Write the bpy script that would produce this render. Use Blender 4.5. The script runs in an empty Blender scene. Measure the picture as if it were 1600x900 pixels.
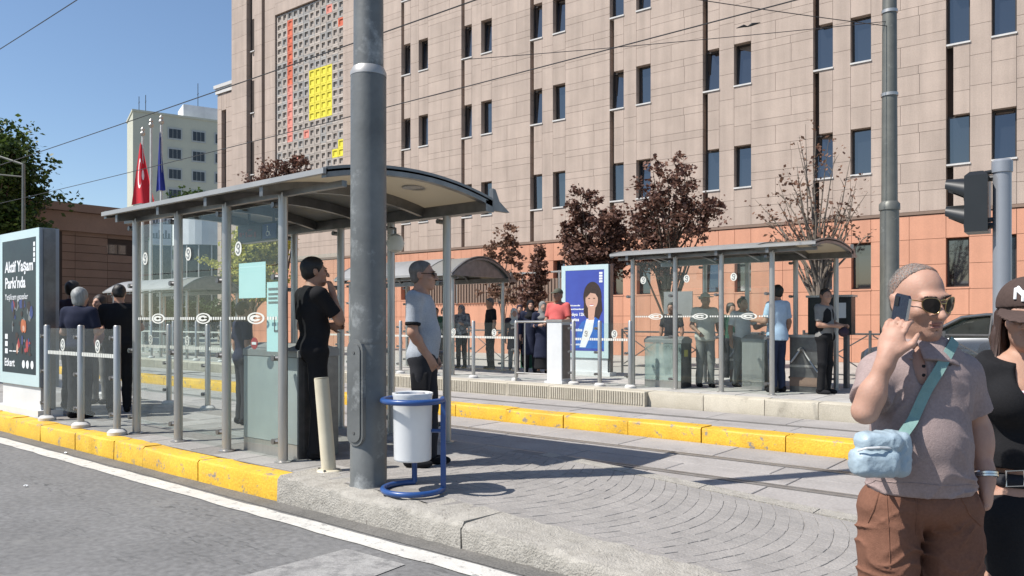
import bpy, bmesh, math, random
import numpy as np
from mathutils import Vector, Matrix, Euler

# ------------------------------------------------------------------ camera, sky, sun, exposure
scene = bpy.context.scene
CAM_YAW = math.radians(90 - 50.9645)
cam_data = bpy.data.cameras.new("camera")
cam_data.lens = 27.0
cam_data.sensor_width = 36.0
cam_data.sensor_fit = 'HORIZONTAL'
cam_data.shift_y = 51.0 / 1600.0
cam_data.clip_start = 0.1
cam_data.clip_end = 3000.0
cam = bpy.data.objects.new("camera", cam_data)
scene.collection.objects.link(cam)
cam.location = (0, 0, 1.45)
cam.rotation_euler = (math.radians(90), 0, CAM_YAW)
scene.camera = cam

TO_SUN = Vector((-0.40, -0.65, 1.0)).normalized()
SUN_EL = math.asin(TO_SUN.z)
world = bpy.data.worlds.new("World")
scene.world = world
world.use_nodes = True
wn = world.node_tree
wn.nodes.clear()
sky = wn.nodes.new('ShaderNodeTexSky')
sky.sky_type = 'NISHITA'
sky.sun_disc = False
sky.sun_elevation = SUN_EL
sky.sun_rotation = math.atan2(TO_SUN.x, TO_SUN.y)
sky.air_density = 1.0
sky.dust_density = 0.35
sky.ozone_density = 3.0
bg = wn.nodes.new('ShaderNodeBackground')
bg.inputs[1].default_value = 0.112
wo = wn.nodes.new('ShaderNodeOutputWorld')
wn.links.new(sky.outputs[0], bg.inputs[0])
wn.links.new(bg.outputs[0], wo.inputs[0])

sun_data = bpy.data.lights.new("sun", 'SUN')
sun_data.energy = 5.0
sun_data.angle = math.radians(0.5)
sun_data.color = (1.0, 0.955, 0.89)
sun = bpy.data.objects.new("sun", sun_data)
scene.collection.objects.link(sun)
sun.rotation_euler = TO_SUN.to_track_quat('Z', 'Y').to_euler()

scene.view_settings.view_transform = 'Standard'
scene.view_settings.look = 'None'
scene.view_settings.exposure = 0.38
scene.view_settings.gamma = 1.0
scene.view_settings.use_curve_mapping = False
scene.cycles.max_bounces = 8
scene.cycles.transparent_max_bounces = 24
scene.cycles.caustics_reflective = False
scene.cycles.caustics_refractive = False

COL = scene.collection
rnd = random.Random(7)

# ------------------------------------------------------------------ materials
MATS = {}
def nmat(name):
    m = bpy.data.materials.new(name)
    m.use_nodes = True
    nt = m.node_tree
    b = nt.nodes['Principled BSDF']
    return m, nt, b

def lin(c):
    return (c[0], c[1], c[2], 1.0)

def surf(name, col, col2=None, scale=6.0, detail=4.0, rough=0.7, metal=0.0, bump=0.0, bscale=None, spec=0.5,
         rand=0.0, coords='Object', worn=None, worn_scale=9.0, worn_lo=0.55, worn_hi=0.62, fine=0.0, ior=1.45,
         coat=0.0, sss=0.0, rough2=None, bdist=0.01, stretch=None):
    """colour noise + optional per piece tint + optional wear patches + bump"""
    m, nt, b = nmat(name)
    L = nt.links
    tc = nt.nodes.new('ShaderNodeTexCoord')
    src = tc.outputs[coords]
    if stretch:
        mp = nt.nodes.new('ShaderNodeMapping'); mp.inputs['Scale'].default_value = stretch
        L.new(src, mp.inputs[0]); src = mp.outputs[0]
    n1 = nt.nodes.new('ShaderNodeTexNoise')
    n1.inputs['Scale'].default_value = scale
    n1.inputs['Detail'].default_value = detail
    n1.inputs['Roughness'].default_value = 0.6
    L.new(src, n1.inputs['Vector'])
    mix = nt.nodes.new('ShaderNodeMix'); mix.data_type = 'RGBA'
    c2 = col2 if col2 else tuple(x * 0.8 for x in col)
    mix.inputs[6].default_value = lin(col); mix.inputs[7].default_value = lin(c2)
    rp = nt.nodes.new('ShaderNodeMapRange')
    rp.inputs[1].default_value = 0.32; rp.inputs[2].default_value = 0.68
    L.new(n1.outputs['Fac'], rp.inputs[0]); L.new(rp.outputs[0], mix.inputs[0])
    out = mix.outputs[2]
    if rand > 0:
        oi = nt.nodes.new('ShaderNodeObjectInfo')
        ge = nt.nodes.new('ShaderNodeNewGeometry')
        ad = nt.nodes.new('ShaderNodeMath'); ad.operation = 'ADD'
        L.new(oi.outputs['Random'], ad.inputs[0]); L.new(ge.outputs['Random Per Island'], ad.inputs[1])
        fr = nt.nodes.new('ShaderNodeMath'); fr.operation = 'FRACT'; L.new(ad.outputs[0], fr.inputs[0])
        mr = nt.nodes.new('ShaderNodeMapRange')
        mr.inputs[3].default_value = 1.0 - rand; mr.inputs[4].default_value = 1.0 + rand
        L.new(fr.outputs[0], mr.inputs[0])
        hs = nt.nodes.new('ShaderNodeHueSaturation')
        L.new(out, hs.inputs['Color']); L.new(mr.outputs[0], hs.inputs['Value'])
        out = hs.outputs[0]
    if fine > 0:
        nf = nt.nodes.new('ShaderNodeTexNoise'); nf.inputs['Scale'].default_value = scale * 23; nf.inputs['Detail'].default_value = 3
        L.new(src, nf.inputs['Vector'])
        mf = nt.nodes.new('ShaderNodeMapRange'); mf.inputs[1].default_value = .3; mf.inputs[2].default_value = .7
        mf.inputs[3].default_value = 1 - fine; mf.inputs[4].default_value = 1 + fine
        L.new(nf.outputs['Fac'], mf.inputs[0])
        h2 = nt.nodes.new('ShaderNodeHueSaturation'); L.new(out, h2.inputs['Color']); L.new(mf.outputs[0], h2.inputs['Value'])
        out = h2.outputs[0]
    if worn:
        nw = nt.nodes.new('ShaderNodeTexNoise'); nw.inputs['Scale'].default_value = worn_scale
        nw.inputs['Detail'].default_value = 6; nw.inputs['Roughness'].default_value = 0.7
        L.new(src, nw.inputs['Vector'])
        mw = nt.nodes.new('ShaderNodeMapRange'); mw.inputs[1].default_value = worn_lo; mw.inputs[2].default_value = worn_hi
        L.new(nw.outputs['Fac'], mw.inputs[0])
        m2 = nt.nodes.new('ShaderNodeMix'); m2.data_type = 'RGBA'
        L.new(mw.outputs[0], m2.inputs[0]); L.new(out, m2.inputs[6]); m2.inputs[7].default_value = lin(worn)
        out = m2.outputs[2]
    L.new(out, b.inputs['Base Color'])
    b.inputs['Roughness'].default_value = rough
    if rough2 is not None:
        rr = nt.nodes.new('ShaderNodeMapRange'); rr.inputs[3].default_value = rough; rr.inputs[4].default_value = rough2
        L.new(n1.outputs['Fac'], rr.inputs[0]); L.new(rr.outputs[0], b.inputs['Roughness'])
    b.inputs['Metallic'].default_value = metal
    b.inputs['Specular IOR Level'].default_value = spec
    b.inputs['Coat Weight'].default_value = coat
    if sss:
        b.inputs['Subsurface Weight'].default_value = sss
        b.inputs['Subsurface Radius'].default_value = (0.012, 0.005, 0.003)
        b.inputs['Subsurface Scale'].default_value = 1.0
    if bump > 0:
        nb = nt.nodes.new('ShaderNodeTexNoise'); nb.inputs['Scale'].default_value = bscale or scale * 8
        nb.inputs['Detail'].default_value = 5
        L.new(src, nb.inputs['Vector'])
        bp = nt.nodes.new('ShaderNodeBump'); bp.inputs['Strength'].default_value = bump; bp.inputs['Distance'].default_value = bdist
        L.new(nb.outputs['Fac'], bp.inputs['Height']); L.new(bp.outputs[0], b.inputs['Normal'])
    MATS[name] = m
    return m

def emis(name, col, strength):
    m, nt, b = nmat(name)
    b.inputs['Base Color'].default_value = lin(col)
    b.inputs['Emission Color'].default_value = lin(col)
    b.inputs['Emission Strength'].default_value = strength
    MATS[name] = m
    return m

def glass_mat(name, tint, refl_rough=0.02, trans=0.9, dirt=0.05):
    """architectural sheet glass: tinted see-through plus fresnel mirror and a film of dust"""
    m = bpy.data.materials.new(name); m.use_nodes = True
    nt = m.node_tree; nt.nodes.clear(); L = nt.links
    o = nt.nodes.new('ShaderNodeOutputMaterial')
    tr = nt.nodes.new('ShaderNodeBsdfTransparent'); tr.inputs[0].default_value = lin(tint)
    gl = nt.nodes.new('ShaderNodeBsdfGlossy'); gl.inputs['Roughness'].default_value = refl_rough
    gl.inputs[0].default_value = (0.95, 1, 0.98, 1)
    lw = nt.nodes.new('ShaderNodeLayerWeight'); lw.inputs[0].default_value = .5
    pw = nt.nodes.new('ShaderNodeMath'); pw.operation = 'POWER'; pw.inputs[1].default_value = 5.0
    L.new(lw.outputs['Facing'], pw.inputs[0])
    fr = nt.nodes.new('ShaderNodeMapRange'); fr.inputs[3].default_value = .018; fr.inputs[4].default_value = .75
    L.new(pw.outputs[0], fr.inputs[0])
    df = nt.nodes.new('ShaderNodeBsdfDiffuse'); df.inputs[0].default_value = (0.55, 0.6, 0.58, 1)
    mx = nt.nodes.new('ShaderNodeMixShader'); mx2 = nt.nodes.new('ShaderNodeMixShader')
    tc = nt.nodes.new('ShaderNodeTexCoord'); nz = nt.nodes.new('ShaderNodeTexNoise')
    nz.inputs['Scale'].default_value = 2.2; nz.inputs['Detail'].default_value = 6
    L.new(tc.outputs['Object'], nz.inputs['Vector'])
    mr = nt.nodes.new('ShaderNodeMapRange'); mr.inputs[1].default_value = .3; mr.inputs[2].default_value = .75
    mr.inputs[3].default_value = dirt * .4; mr.inputs[4].default_value = dirt * 1.8
    L.new(nz.outputs['Fac'], mr.inputs[0])
    L.new(mr.outputs[0], mx2.inputs[0]); L.new(tr.outputs[0], mx2.inputs[1]); L.new(df.outputs[0], mx2.inputs[2])
    L.new(fr.outputs[0], mx.inputs[0]); L.new(mx2.outputs[0], mx.inputs[1]); L.new(gl.outputs[0], mx.inputs[2])
    L.new(mx.outputs[0], o.inputs[0])
    MATS[name] = m
    return m

def leaf_mat(name, c1, c2, trans=0.25):
    m, nt, b = nmat(name)
    L = nt.links
    ge = nt.nodes.new('ShaderNodeNewGeometry')
    mix = nt.nodes.new('ShaderNodeMix'); mix.data_type = 'RGBA'
    mix.inputs[6].default_value = lin(c1); mix.inputs[7].default_value = lin(c2)
    L.new(ge.outputs['Random Per Island'], mix.inputs[0])
    L.new(mix.outputs[2], b.inputs['Base Color'])
    b.inputs['Roughness'].default_value = 0.5
    b.inputs['Specular IOR Level'].default_value = 0.35
    tl = nt.nodes.new('ShaderNodeBsdfTranslucent'); L.new(mix.outputs[2], tl.inputs[0])
    ms = nt.nodes.new('ShaderNodeMixShader'); ms.inputs[0].default_value = trans
    out = nt.nodes['Material Output']
    L.new(b.outputs[0], ms.inputs[1]); L.new(tl.outputs[0], ms.inputs[2]); L.new(ms.outputs[0], out.inputs[0])
    MATS[name] = m
    return m

surf('asphalt', (.185, .181, .176), (.14, .137, .133), scale=0.9, detail=8, rough=.85, bump=.55, bscale=160, fine=.22, worn=(.20, .195, .185), worn_scale=2.2, worn_lo=.56, worn_hi=.70, bdist=.006)
def asphalt_marks():
    m = MATS['asphalt']; nt = m.node_tree; L = nt.links; b = nt.nodes['Principled BSDF']
    src = b.inputs['Base Color'].links[0].from_socket
    tc = nt.nodes.new('ShaderNodeTexCoord'); mp = nt.nodes.new('ShaderNodeMapping'); mp.inputs['Scale'].default_value = (.5, 2.2, 1); L.new(tc.outputs['Object'], mp.inputs[0])
    n = nt.nodes.new('ShaderNodeTexNoise'); n.inputs['Scale'].default_value = 1.1; n.inputs['Detail'].default_value = 7; L.new(mp.outputs[0], n.inputs['Vector'])
    n2 = nt.nodes.new('ShaderNodeTexNoise'); n2.inputs['Scale'].default_value = 17; n2.inputs['Detail'].default_value = 2; L.new(mp.outputs[0], n2.inputs['Vector'])
    r1 = nt.nodes.new('ShaderNodeMapRange'); r1.inputs[1].default_value = .50; r1.inputs[2].default_value = .66; L.new(n.outputs['Fac'], r1.inputs[0])
    r2 = nt.nodes.new('ShaderNodeMapRange'); r2.inputs[1].default_value = .56; r2.inputs[2].default_value = .62; L.new(n2.outputs['Fac'], r2.inputs[0])
    mu = nt.nodes.new('ShaderNodeMath'); mu.operation = 'MULTIPLY'; L.new(r1.outputs[0], mu.inputs[0]); L.new(r2.outputs[0], mu.inputs[1])
    mx = nt.nodes.new('ShaderNodeMix'); mx.data_type = 'RGBA'; L.new(mu.outputs[0], mx.inputs[0]); L.new(src, mx.inputs[6]); mx.inputs[7].default_value = (.075, .074, .072, 1)
    L.new(mx.outputs[2], b.inputs['Base Color'])
asphalt_marks()
surf('asphalt_dust', (.175, .165, .15), (.12, .115, .105), scale=3, rough=.9, bump=.6, bscale=120, fine=.25)
surf('white_line', (.62, .60, .55), (.50, .48, .44), scale=5, rough=.7, bump=.3, bscale=150, worn=(.24, .23, .22), worn_scale=14, worn_lo=.56, worn_hi=.66, fine=.12)
surf('paint_patch', (.36, .35, .33), (.26, .25, .24), scale=3, rough=.8, bump=.4, bscale=150, worn=(.17, .165, .16), worn_scale=7, worn_lo=.48, worn_hi=.66, fine=.15)
surf('yellow_paint', (.74, .45, .035), (.58, .34, .03), scale=2.6, rough=.55, bump=.5, bscale=40, worn=(.23, .205, .18), worn_scale=7.5, worn_lo=.575, worn_hi=.64, fine=.16)
surf('granite', (.40, .375, .33), (.29, .27, .235), scale=14, rough=.85, bump=.8, bscale=70, fine=.35, worn=(.17, .155, .135), worn_scale=16, worn_lo=.62, worn_hi=.68, bdist=.015)
surf('kerb_concrete', (.50, .455, .37), (.42, .38, .30), scale=3, rough=.85, bump=.4, bscale=60, fine=.12, rand=.06, worn=(.28, .25, .2), worn_scale=5, worn_lo=.6, worn_hi=.75)
surf('paver', (.33, .315, .295), (.26, .25, .235), scale=3, rough=.85, bump=.35, bscale=90, fine=.15, rand=.10, worn=(.20, .19, .175), worn_scale=3, worn_lo=.6, worn_hi=.8)
surf('sett', (.31, .29, .27), (.255, .24, .225), scale=4, rough=.85, bump=.5, bscale=60, fine=.16, rand=.055)
surf('joint_sand', (.265, .248, .23), (.20, .187, .172), scale=20, rough=.95, bump=.5, bscale=120)
surf('track_slab', (.36, .335, .315), (.29, .27, .255), scale=1.6, rough=.85, bump=.4, bscale=70, fine=.12, rand=.07, worn=(.21, .19, .175), worn_scale=2.2, worn_lo=.58, worn_hi=.75)
surf('rail_steel', (.36, .34, .32), (.26, .235, .215), scale=6, rough=.45, metal=.5)
surf('platform_slab', (.42, .405, .38), (.35, .335, .31), scale=2, rough=.85, bump=.3, bscale=80, fine=.1, rand=.07)
surf('plaza', (.40, .375, .34), (.33, .31, .28), scale=.5, rough=.9, bump=.3, bscale=40, fine=.1)
surf('ground_far', (.20, .19, .175), (.15, .145, .13), scale=.2, rough=.95)
surf('stone', (.445, .355, .295), (.39, .31, .257), scale=1.3, detail=7, rough=.82, bump=.35, bscale=22, fine=.07, rand=.05, coords='Object')
surf('stone_joint', (.24, .19, .16), (.20, .16, .135), scale=4, rough=.95)
surf('dark_stone_and_shade', (.055, .04, .033), (.045, .034, .028), scale=2, rough=.9)  # near-black tone; in the facade grooves it puts recess shade into the colour
surf('terracotta', (.585, .285, .18), (.535, .26, .165), scale=1.5, detail=6, rough=.75, bump=.2, bscale=30, fine=.05, rand=.04)
def streaks(name, lo=.86, hi=1.05, sc=(1.6, 1.6, .10)):
    m = MATS[name]; nt = m.node_tree; L = nt.links; b = nt.nodes['Principled BSDF']; src = b.inputs['Base Color'].links[0].from_socket
    tc = nt.nodes.new('ShaderNodeTexCoord'); mp = nt.nodes.new('ShaderNodeMapping'); mp.inputs['Scale'].default_value = sc; L.new(tc.outputs['Object'], mp.inputs[0])
    n = nt.nodes.new('ShaderNodeTexNoise'); n.inputs['Scale'].default_value = 2.0; n.inputs['Detail'].default_value = 5; L.new(mp.outputs[0], n.inputs['Vector'])
    r = nt.nodes.new('ShaderNodeMapRange'); r.inputs[1].default_value = .3; r.inputs[2].default_value = .62; r.inputs[3].default_value = lo; r.inputs[4].default_value = hi; L.new(n.outputs['Fac'], r.inputs[0])
    h = nt.nodes.new('ShaderNodeHueSaturation'); L.new(src, h.inputs['Color']); L.new(r.outputs[0], h.inputs['Value']); L.new(h.outputs[0], b.inputs['Base Color'])
streaks('stone'); streaks('terracotta', .90, 1.04)
surf('terra_joint', (.24, .115, .065), (.2, .10, .06), scale=4, rough=.95)
surf('sill_white', (.62, .60, .57), (.5, .49, .47), scale=4, rough=.6)
surf('window_frame', (.045, .035, .03), (.03, .025, .022), scale=6, rough=.45)
surf('brown_stone', (.24, .165, .125), (.205, .14, .105), scale=.8, rough=.85, rand=.08, fine=.06)
surf('pale_render', (.50, .50, .40), (.44, .44, .36), scale=.25, rough=.9, fine=.04)
surf('window_surround', (.40, .42, .40), (.36, .38, .37), scale=2, rough=.8)
surf('white_render', (.80, .80, .80), (.62, .62, .62), scale=.5, rough=.8)
m, nt, b = nmat('window_glass'); b.inputs['Base Color'].default_value = (.012, .015, .02, 1); b.inputs['Roughness'].default_value = .04
b.inputs['Specular IOR Level'].default_value = 1.0; b.inputs['IOR'].default_value = 1.75
MATS['window_glass'] = m
surf('dark_pane', (.035, .04, .045), (.025, .03, .035), rough=.25)
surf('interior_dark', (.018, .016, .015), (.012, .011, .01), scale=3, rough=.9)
surf('galv', (.17, .175, .17), (.105, .11, .108), scale=3.2, detail=7, rough=.45, metal=.22, bump=.15, bscale=30, worn=(.40, .41, .40), worn_scale=2.6, worn_lo=.55, worn_hi=.74, rough2=.55)
surf('galv_far', (.17, .17, .15), (.125, .128, .115), scale=4, rough=.5, metal=.4, worn=(.26, .255, .23), worn_scale=6, worn_lo=.62, worn_hi=.7)
surf('steel', (.50, .48, .45), (.40, .385, .36), scale=9, rough=.34, metal=.8, bump=.05, bscale=50, stretch=(1, 1, .2), rough2=.5)
surf('steel_dark', (.22, .215, .21), (.15, .148, .145), scale=8, rough=.4, metal=.7)
surf('roof_metal', (.34, .335, .325), (.26, .258, .25), scale=2, rough=.45, metal=.45, rough2=.6)
surf('roof_edge', (.42, .41, .39), (.36, .35, .335), scale=3, rough=.45, metal=.4)
surf('beige_paint', (.66, .60, .46), (.58, .52, .39), scale=5, rough=.5, worn=(.30, .25, .19), worn_scale=6, worn_lo=.66, worn_hi=.70, bump=.1)
surf('blue_paint', (.02, .075, .25), (.017, .06, .20), scale=5, rough=.35, worn=(.09, .12, .2), worn_scale=12, worn_lo=.66, worn_hi=.72, coat=.2)
surf('bin_white', (.74, .75, .75), (.66, .67, .67), scale=3, rough=.4, worn=(.45, .44, .42), worn_scale=6, worn_lo=.64, worn_hi=.8, coat=.1)
surf('bin_bag', (.32, .31, .34), (.2, .2, .22), scale=8, rough=.4)
surf('panel_cyan', (.54, .67, .67), (.50, .63, .63), scale=2, rough=.35, coat=.3)
surf('panel_grey', (.30, .315, .34), (.26, .275, .30), scale=2, rough=.4, metal=.3)
surf('panel_white', (.68, .69, .69), (.6, .61, .61), scale=2, rough=.5)
surf('poster_dark', (.022, .04, .043), (.014, .02, .028), scale=2.5, rough=.4, spec=.3, coat=.08)
surf('poster_blue', (.05, .085, .42), (.04, .06, .33), scale=1.2, rough=.3, coat=.4)
surf('ink_white', (.80, .81, .81), (.76, .77, .77), scale=2, rough=.5)
surf('ink_grey', (.20, .22, .22), (.13, .14, .14), scale=5, rough=.5)
surf('ink_orange', (.55, .17, .06), (.33, .09, .04), scale=9, rough=.5)
surf('ink_red', (.42, .05, .05), (.3, .04, .04), scale=9, rough=.5)
surf('ink_navy', (.05, .07, .22), (.03, .05, .14), scale=9, rough=.5)
surf('ink_skin', (.62, .38, .28), (.55, .32, .23), scale=9, rough=.5)
surf('ink_hair', (.05, .028, .02), (.03, .018, .014), scale=19, rough=.5)
surf('ink_blue', (.03, .16, .52), (.025, .11, .42), scale=7, rough=.5)
surf('ink_lips', (.5, .1, .09), (.45, .09, .08), scale=9, rough=.5)
surf('sticker', (.72, .72, .66), (.64, .64, .58), scale=6, rough=.5)
surf('sticker_green', (.42, .47, .40), (.36, .41, .34), scale=6, rough=.5)
surf('paper_cyan', (.52, .74, .73), (.48, .70, .69), scale=2, rough=.6)
surf('cab_panel', (.40, .435, .42), (.33, .36, .35), scale=2, rough=.38, metal=.25, rough2=.5)
surf('blind', (.30, .33, .36), (.24, .26, .29), scale=3, rough=.7)
surf('rubber', (.025, .025, .025), (.02, .02, .02), scale=6, rough=.7)
surf('plastic_black', (.018, .019, .02), (.014, .015, .016), scale=6, rough=.35)
surf('led_board', (.06, .035, .033), (.045, .03, .03), scale=3, rough=.35)
surf('led_text', (.28, .06, .05), (.25, .05, .04), scale=3, rough=.4)
surf('label_yellow', (.55, .48, .10), (.5, .43, .09), scale=3, rough=.5)
glass_mat('glass', (.93, .965, .955), dirt=.012)
glass_mat('glass_clear', (.94, .97, .965), dirt=.012)
glass_mat('glass_frost', (.72, .79, .77), dirt=.45, refl_rough=.15)
glass_mat('glass_car', (.16, .22, .21), dirt=.03)
m = bpy.data.materials.new('canopy'); m.use_nodes = True; nt = m.node_tree; nt.nodes.clear()
o_ = nt.nodes.new('ShaderNodeOutputMaterial'); t_ = nt.nodes.new('ShaderNodeBsdfTranslucent'); t_.inputs[0].default_value = (.52, .46, .36, 1)
d_ = nt.nodes.new('ShaderNodeBsdfPrincipled'); d_.inputs['Base Color'].default_value = (.42, .42, .40, 1); d_.inputs['Roughness'].default_value = .4
x_ = nt.nodes.new('ShaderNodeMixShader'); x_.inputs[0].default_value = .55
nt.links.new(d_.outputs[0], x_.inputs[1]); nt.links.new(t_.outputs[0], x_.inputs[2]); nt.links.new(x_.outputs[0], o_.inputs[0]); MATS['canopy'] = m
surf('bark', (.12, .085, .06), (.07, .05, .038), scale=9, rough=.9, bump=.6, bscale=40)
surf('bark_grey', (.20, .165, .13), (.13, .105, .085), scale=9, rough=.9, bump=.5, bscale=40)
leaf_mat('leaf_purple', (.075, .034, .028), (.24, .13, .092), .25)
leaf_mat('leaf_dry', (.14, .07, .05), (.27, .155, .10), .25)
leaf_mat('leaf_green', (.035, .07, .014), (.10, .15, .03), .3)
leaf_mat('leaf_lime', (.34, .34, .05), (.56, .50, .12), .4)
leaf_mat('leaf_dark2', (.02, .045, .010), (.095, .14, .025), .3)
leaf_mat('leaf_dark', (.02, .045, .012), (.05, .08, .02), .25)
surf('flag_blue', (.03, .045, .30), (.025, .035, .2), scale=3, rough=.7)
surf('wire', (.03, .03, .032), (.03, .03, .032), rough=.5)
surf('green_paint', (.03, .11, .065), (.025, .085, .05), scale=4, rough=.5)
surf('grid_grey', (.44, .385, .335), (.36, .315, .275), scale=2, rough=.85, rand=.2)
surf('grid_slate', (.34, .325, .305), (.29, .28, .265), scale=2, rough=.85, rand=.2)
surf('grid_red', (.62, .14, .07), (.54, .12, .06), scale=2, rough=.7, rand=.15)
surf('grid_salmon', (.70, .26, .20), (.62, .22, .17), scale=2, rough=.7, rand=.1)
surf('grid_yellow', (.72, .63, .05), (.66, .57, .05), scale=2, rough=.6, rand=.05)
surf('grid_back', (.38, .33, .29), (.32, .28, .245), scale=2, rough=.95)
surf('car_paint', (.10, .105, .11), (.09, .095, .10), rough=.25, metal=.6, coat=1.0)
surf('tyre', (.02, .02, .02), (.03, .03, .03), rough=.8)

# ------------------------------------------------------------------ mesh helpers
class MB:
    def __init__(s):
        s.v = []; s.f = []; s.mi = []; s.m = 0
    def add(s, vs, fs):
        n = len(s.v)
        s.v.extend([tuple(x) for x in vs])
        for f in fs:
            s.f.append(tuple(i + n for i in f)); s.mi.append(s.m)
        return s
    def box(s, x0, x1, y0, y1, z0, z1):
        s.add([(x0, y0, z0), (x1, y0, z0), (x1, y1, z0), (x0, y1, z0), (x0, y0, z1), (x1, y0, z1), (x1, y1, z1), (x0, y1, z1)],
              [(0, 3, 2, 1), (4, 5, 6, 7), (0, 1, 5, 4), (1, 2, 6, 5), (2, 3, 7, 6), (3, 0, 4, 7)])
        return s
    def cbox(s, x0, x1, y0, y1, z0, z1, c=.01):
        """box with chamfered top edges"""
        s.add([(x0, y0, z0), (x1, y0, z0), (x1, y1, z0), (x0, y1, z0), (x0, y0, z1 - c), (x1, y0, z1 - c), (x1, y1, z1 - c), (x0, y1, z1 - c),
               (x0 + c, y0 + c, z1), (x1 - c, y0 + c, z1), (x1 - c, y1 - c, z1), (x0 + c, y1 - c, z1)],
              [(0, 3, 2, 1), (0, 1, 5, 4), (1, 2, 6, 5), (2, 3, 7, 6), (3, 0, 4, 7),
               (4, 5, 9, 8), (5, 6, 10, 9), (6, 7, 11, 10), (7, 4, 8, 11), (8, 9, 10, 11)])
        return s
    def tube(s, pts, r, n=10, cap=True, closed=False):
        pts = [Vector(p) for p in pts]
        rs = r if isinstance(r, (list, tuple)) else [r] * len(pts)
        k = len(pts); rings = []
        up = None
        base = len(s.v)
        for i, p in enumerate(pts):
            if closed:
                t = (pts[(i + 1) % k] - pts[(i - 1) % k])
            else:
                t = pts[min(i + 1, k - 1)] - pts[max(i - 1, 0)]
            t.normalize()
            if up is None:
                up = Vector((0, 0, 1)) if abs(t.z) < .9 else Vector((1, 0, 0))
            a = up - t * up.dot(t)
            if a.length < 1e-4:
                a = t.orthogonal()
            a.normalize(); up = a
            b2 = t.cross(a)
            for j in range(n):
                an = 2 * math.pi * j / n
                s.v.append(tuple(p + (a * math.cos(an) + b2 * math.sin(an)) * rs[i]))
        m = k if closed else k - 1
        for i in range(m):
            i2 = (i + 1) % k
            for j in range(n):
                j2 = (j + 1) % n
                s.f.append((base + i * n + j, base + i * n + j2, base + i2 * n + j2, base + i2 * n + j)); s.mi.append(s.m)
        if cap and not closed:
            s.f.append(tuple(base + j for j in range(n))[::-1]); s.mi.append(s.m)
            s.f.append(tuple(base + (k - 1) * n + j for j in range(n))); s.mi.append(s.m)
        return s
    def cyl(s, x, y, z0, z1, r, r2=None, n=16):
        return s.tube([(x, y, z0), (x, y, z1)], [r, r if r2 is None else r2], n)
    def lathe(s, x, y, prof, n=24):
        """prof = [(r,z)...]"""
        base = len(s.v)
        for r, z in prof:
            for j in range(n):
                a = 2 * math.pi * j / n
                s.v.append((x + r * math.cos(a), y + r * math.sin(a), z))
        for i in range(len(prof) - 1):
            for j in range(n):
                j2 = (j + 1) % n
                s.f.append((base + i * n + j, base + i * n + j2, base + (i + 1) * n + j2, base + (i + 1) * n + j)); s.mi.append(s.m)
        s.f.append(tuple(base + j for j in range(n))[::-1]); s.mi.append(s.m)
        e = base + (len(prof) - 1) * n
        s.f.append(tuple(e + j for j in range(n))); s.mi.append(s.m)
        return s
    def prism(s, poly, axis, a0, a1):
        """poly: 2D points; axis 'x'|'y'|'z' extrude from a0 to a1"""
        n = len(poly)
        def mk(p, a):
            return {'x': (a, p[0], p[1]), 'y': (p[0], a, p[1]), 'z': (p[0], p[1], a)}[axis]
        vs = [mk(p, a0) for p in poly] + [mk(p, a1) for p in poly]
        fs = [tuple(range(n))[::-1], tuple(range(n, 2 * n))]
        for i in range(n):
            j = (i + 1) % n
            fs.append((i, j, n + j, n + i))
        return s.add(vs, fs)
    def quad(s, a, b, c, d):
        return s.add([a, b, c, d], [(0, 1, 2, 3)])
    def mesh(s, name, mats, smooth=False):
        me = bpy.data.meshes.new(name)
        me.from_pydata(s.v, [], s.f)
        for m in (mats if isinstance(mats, (list, tuple)) else [mats]):
            me.materials.append(MATS[m])
        if isinstance(mats, (list, tuple)) and len(mats) > 1:
            me.polygons.foreach_set('material_index', s.mi)
        bm = bmesh.new(); bm.from_mesh(me)
        bmesh.ops.recalc_face_normals(bm, faces=bm.faces)
        bm.to_mesh(me); bm.free()
        if smooth:
            me.polygons.foreach_set('use_smooth', [True] * len(me.polygons))
            try:
                me.set_sharp_from_angle(angle=math.radians(40))
            except Exception:
                pass
        me.update()
        return me
    def obj(s, name, mats, parent=None, smooth=False, **k):
        return link(name, s.mesh(name, mats, smooth), parent, **k)

def link(name, data, parent=None, loc=None, rot=None, scale=None):
    o = bpy.data.objects.new(name, data)
    COL.objects.link(o)
    if parent is not None:
        o.parent = parent
    if loc is not None: o.location = loc
    if rot is not None: o.rotation_euler = rot
    if scale is not None: o.scale = scale
    return o

def tag(o, label=None, cat=None, group=None, kind=None):
    if label: o['label'] = label
    if cat: o['category'] = cat
    if group: o['group'] = group
    if kind: o['kind'] = kind
    return o

def thing(name, label, cat, loc=(0, 0, 0), rz=0.0, group=None):
    o = bpy.data.objects.new(name, None)
    COL.objects.link(o)
    o.empty_display_size = .2
    o.location = loc; o.rotation_euler = (0, 0, rz)
    return tag(o, label, cat, group)

def struct(name, mb, mats, smooth=False):
    return tag(mb.obj(name, mats, None, smooth), kind='structure')

def copy_tree(o, parent=None):
    c = o.copy(); COL.objects.link(c)
    if parent is not None: c.parent = parent
    for ch in list(o.children):
        copy_tree(ch, c)
    return c

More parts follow.
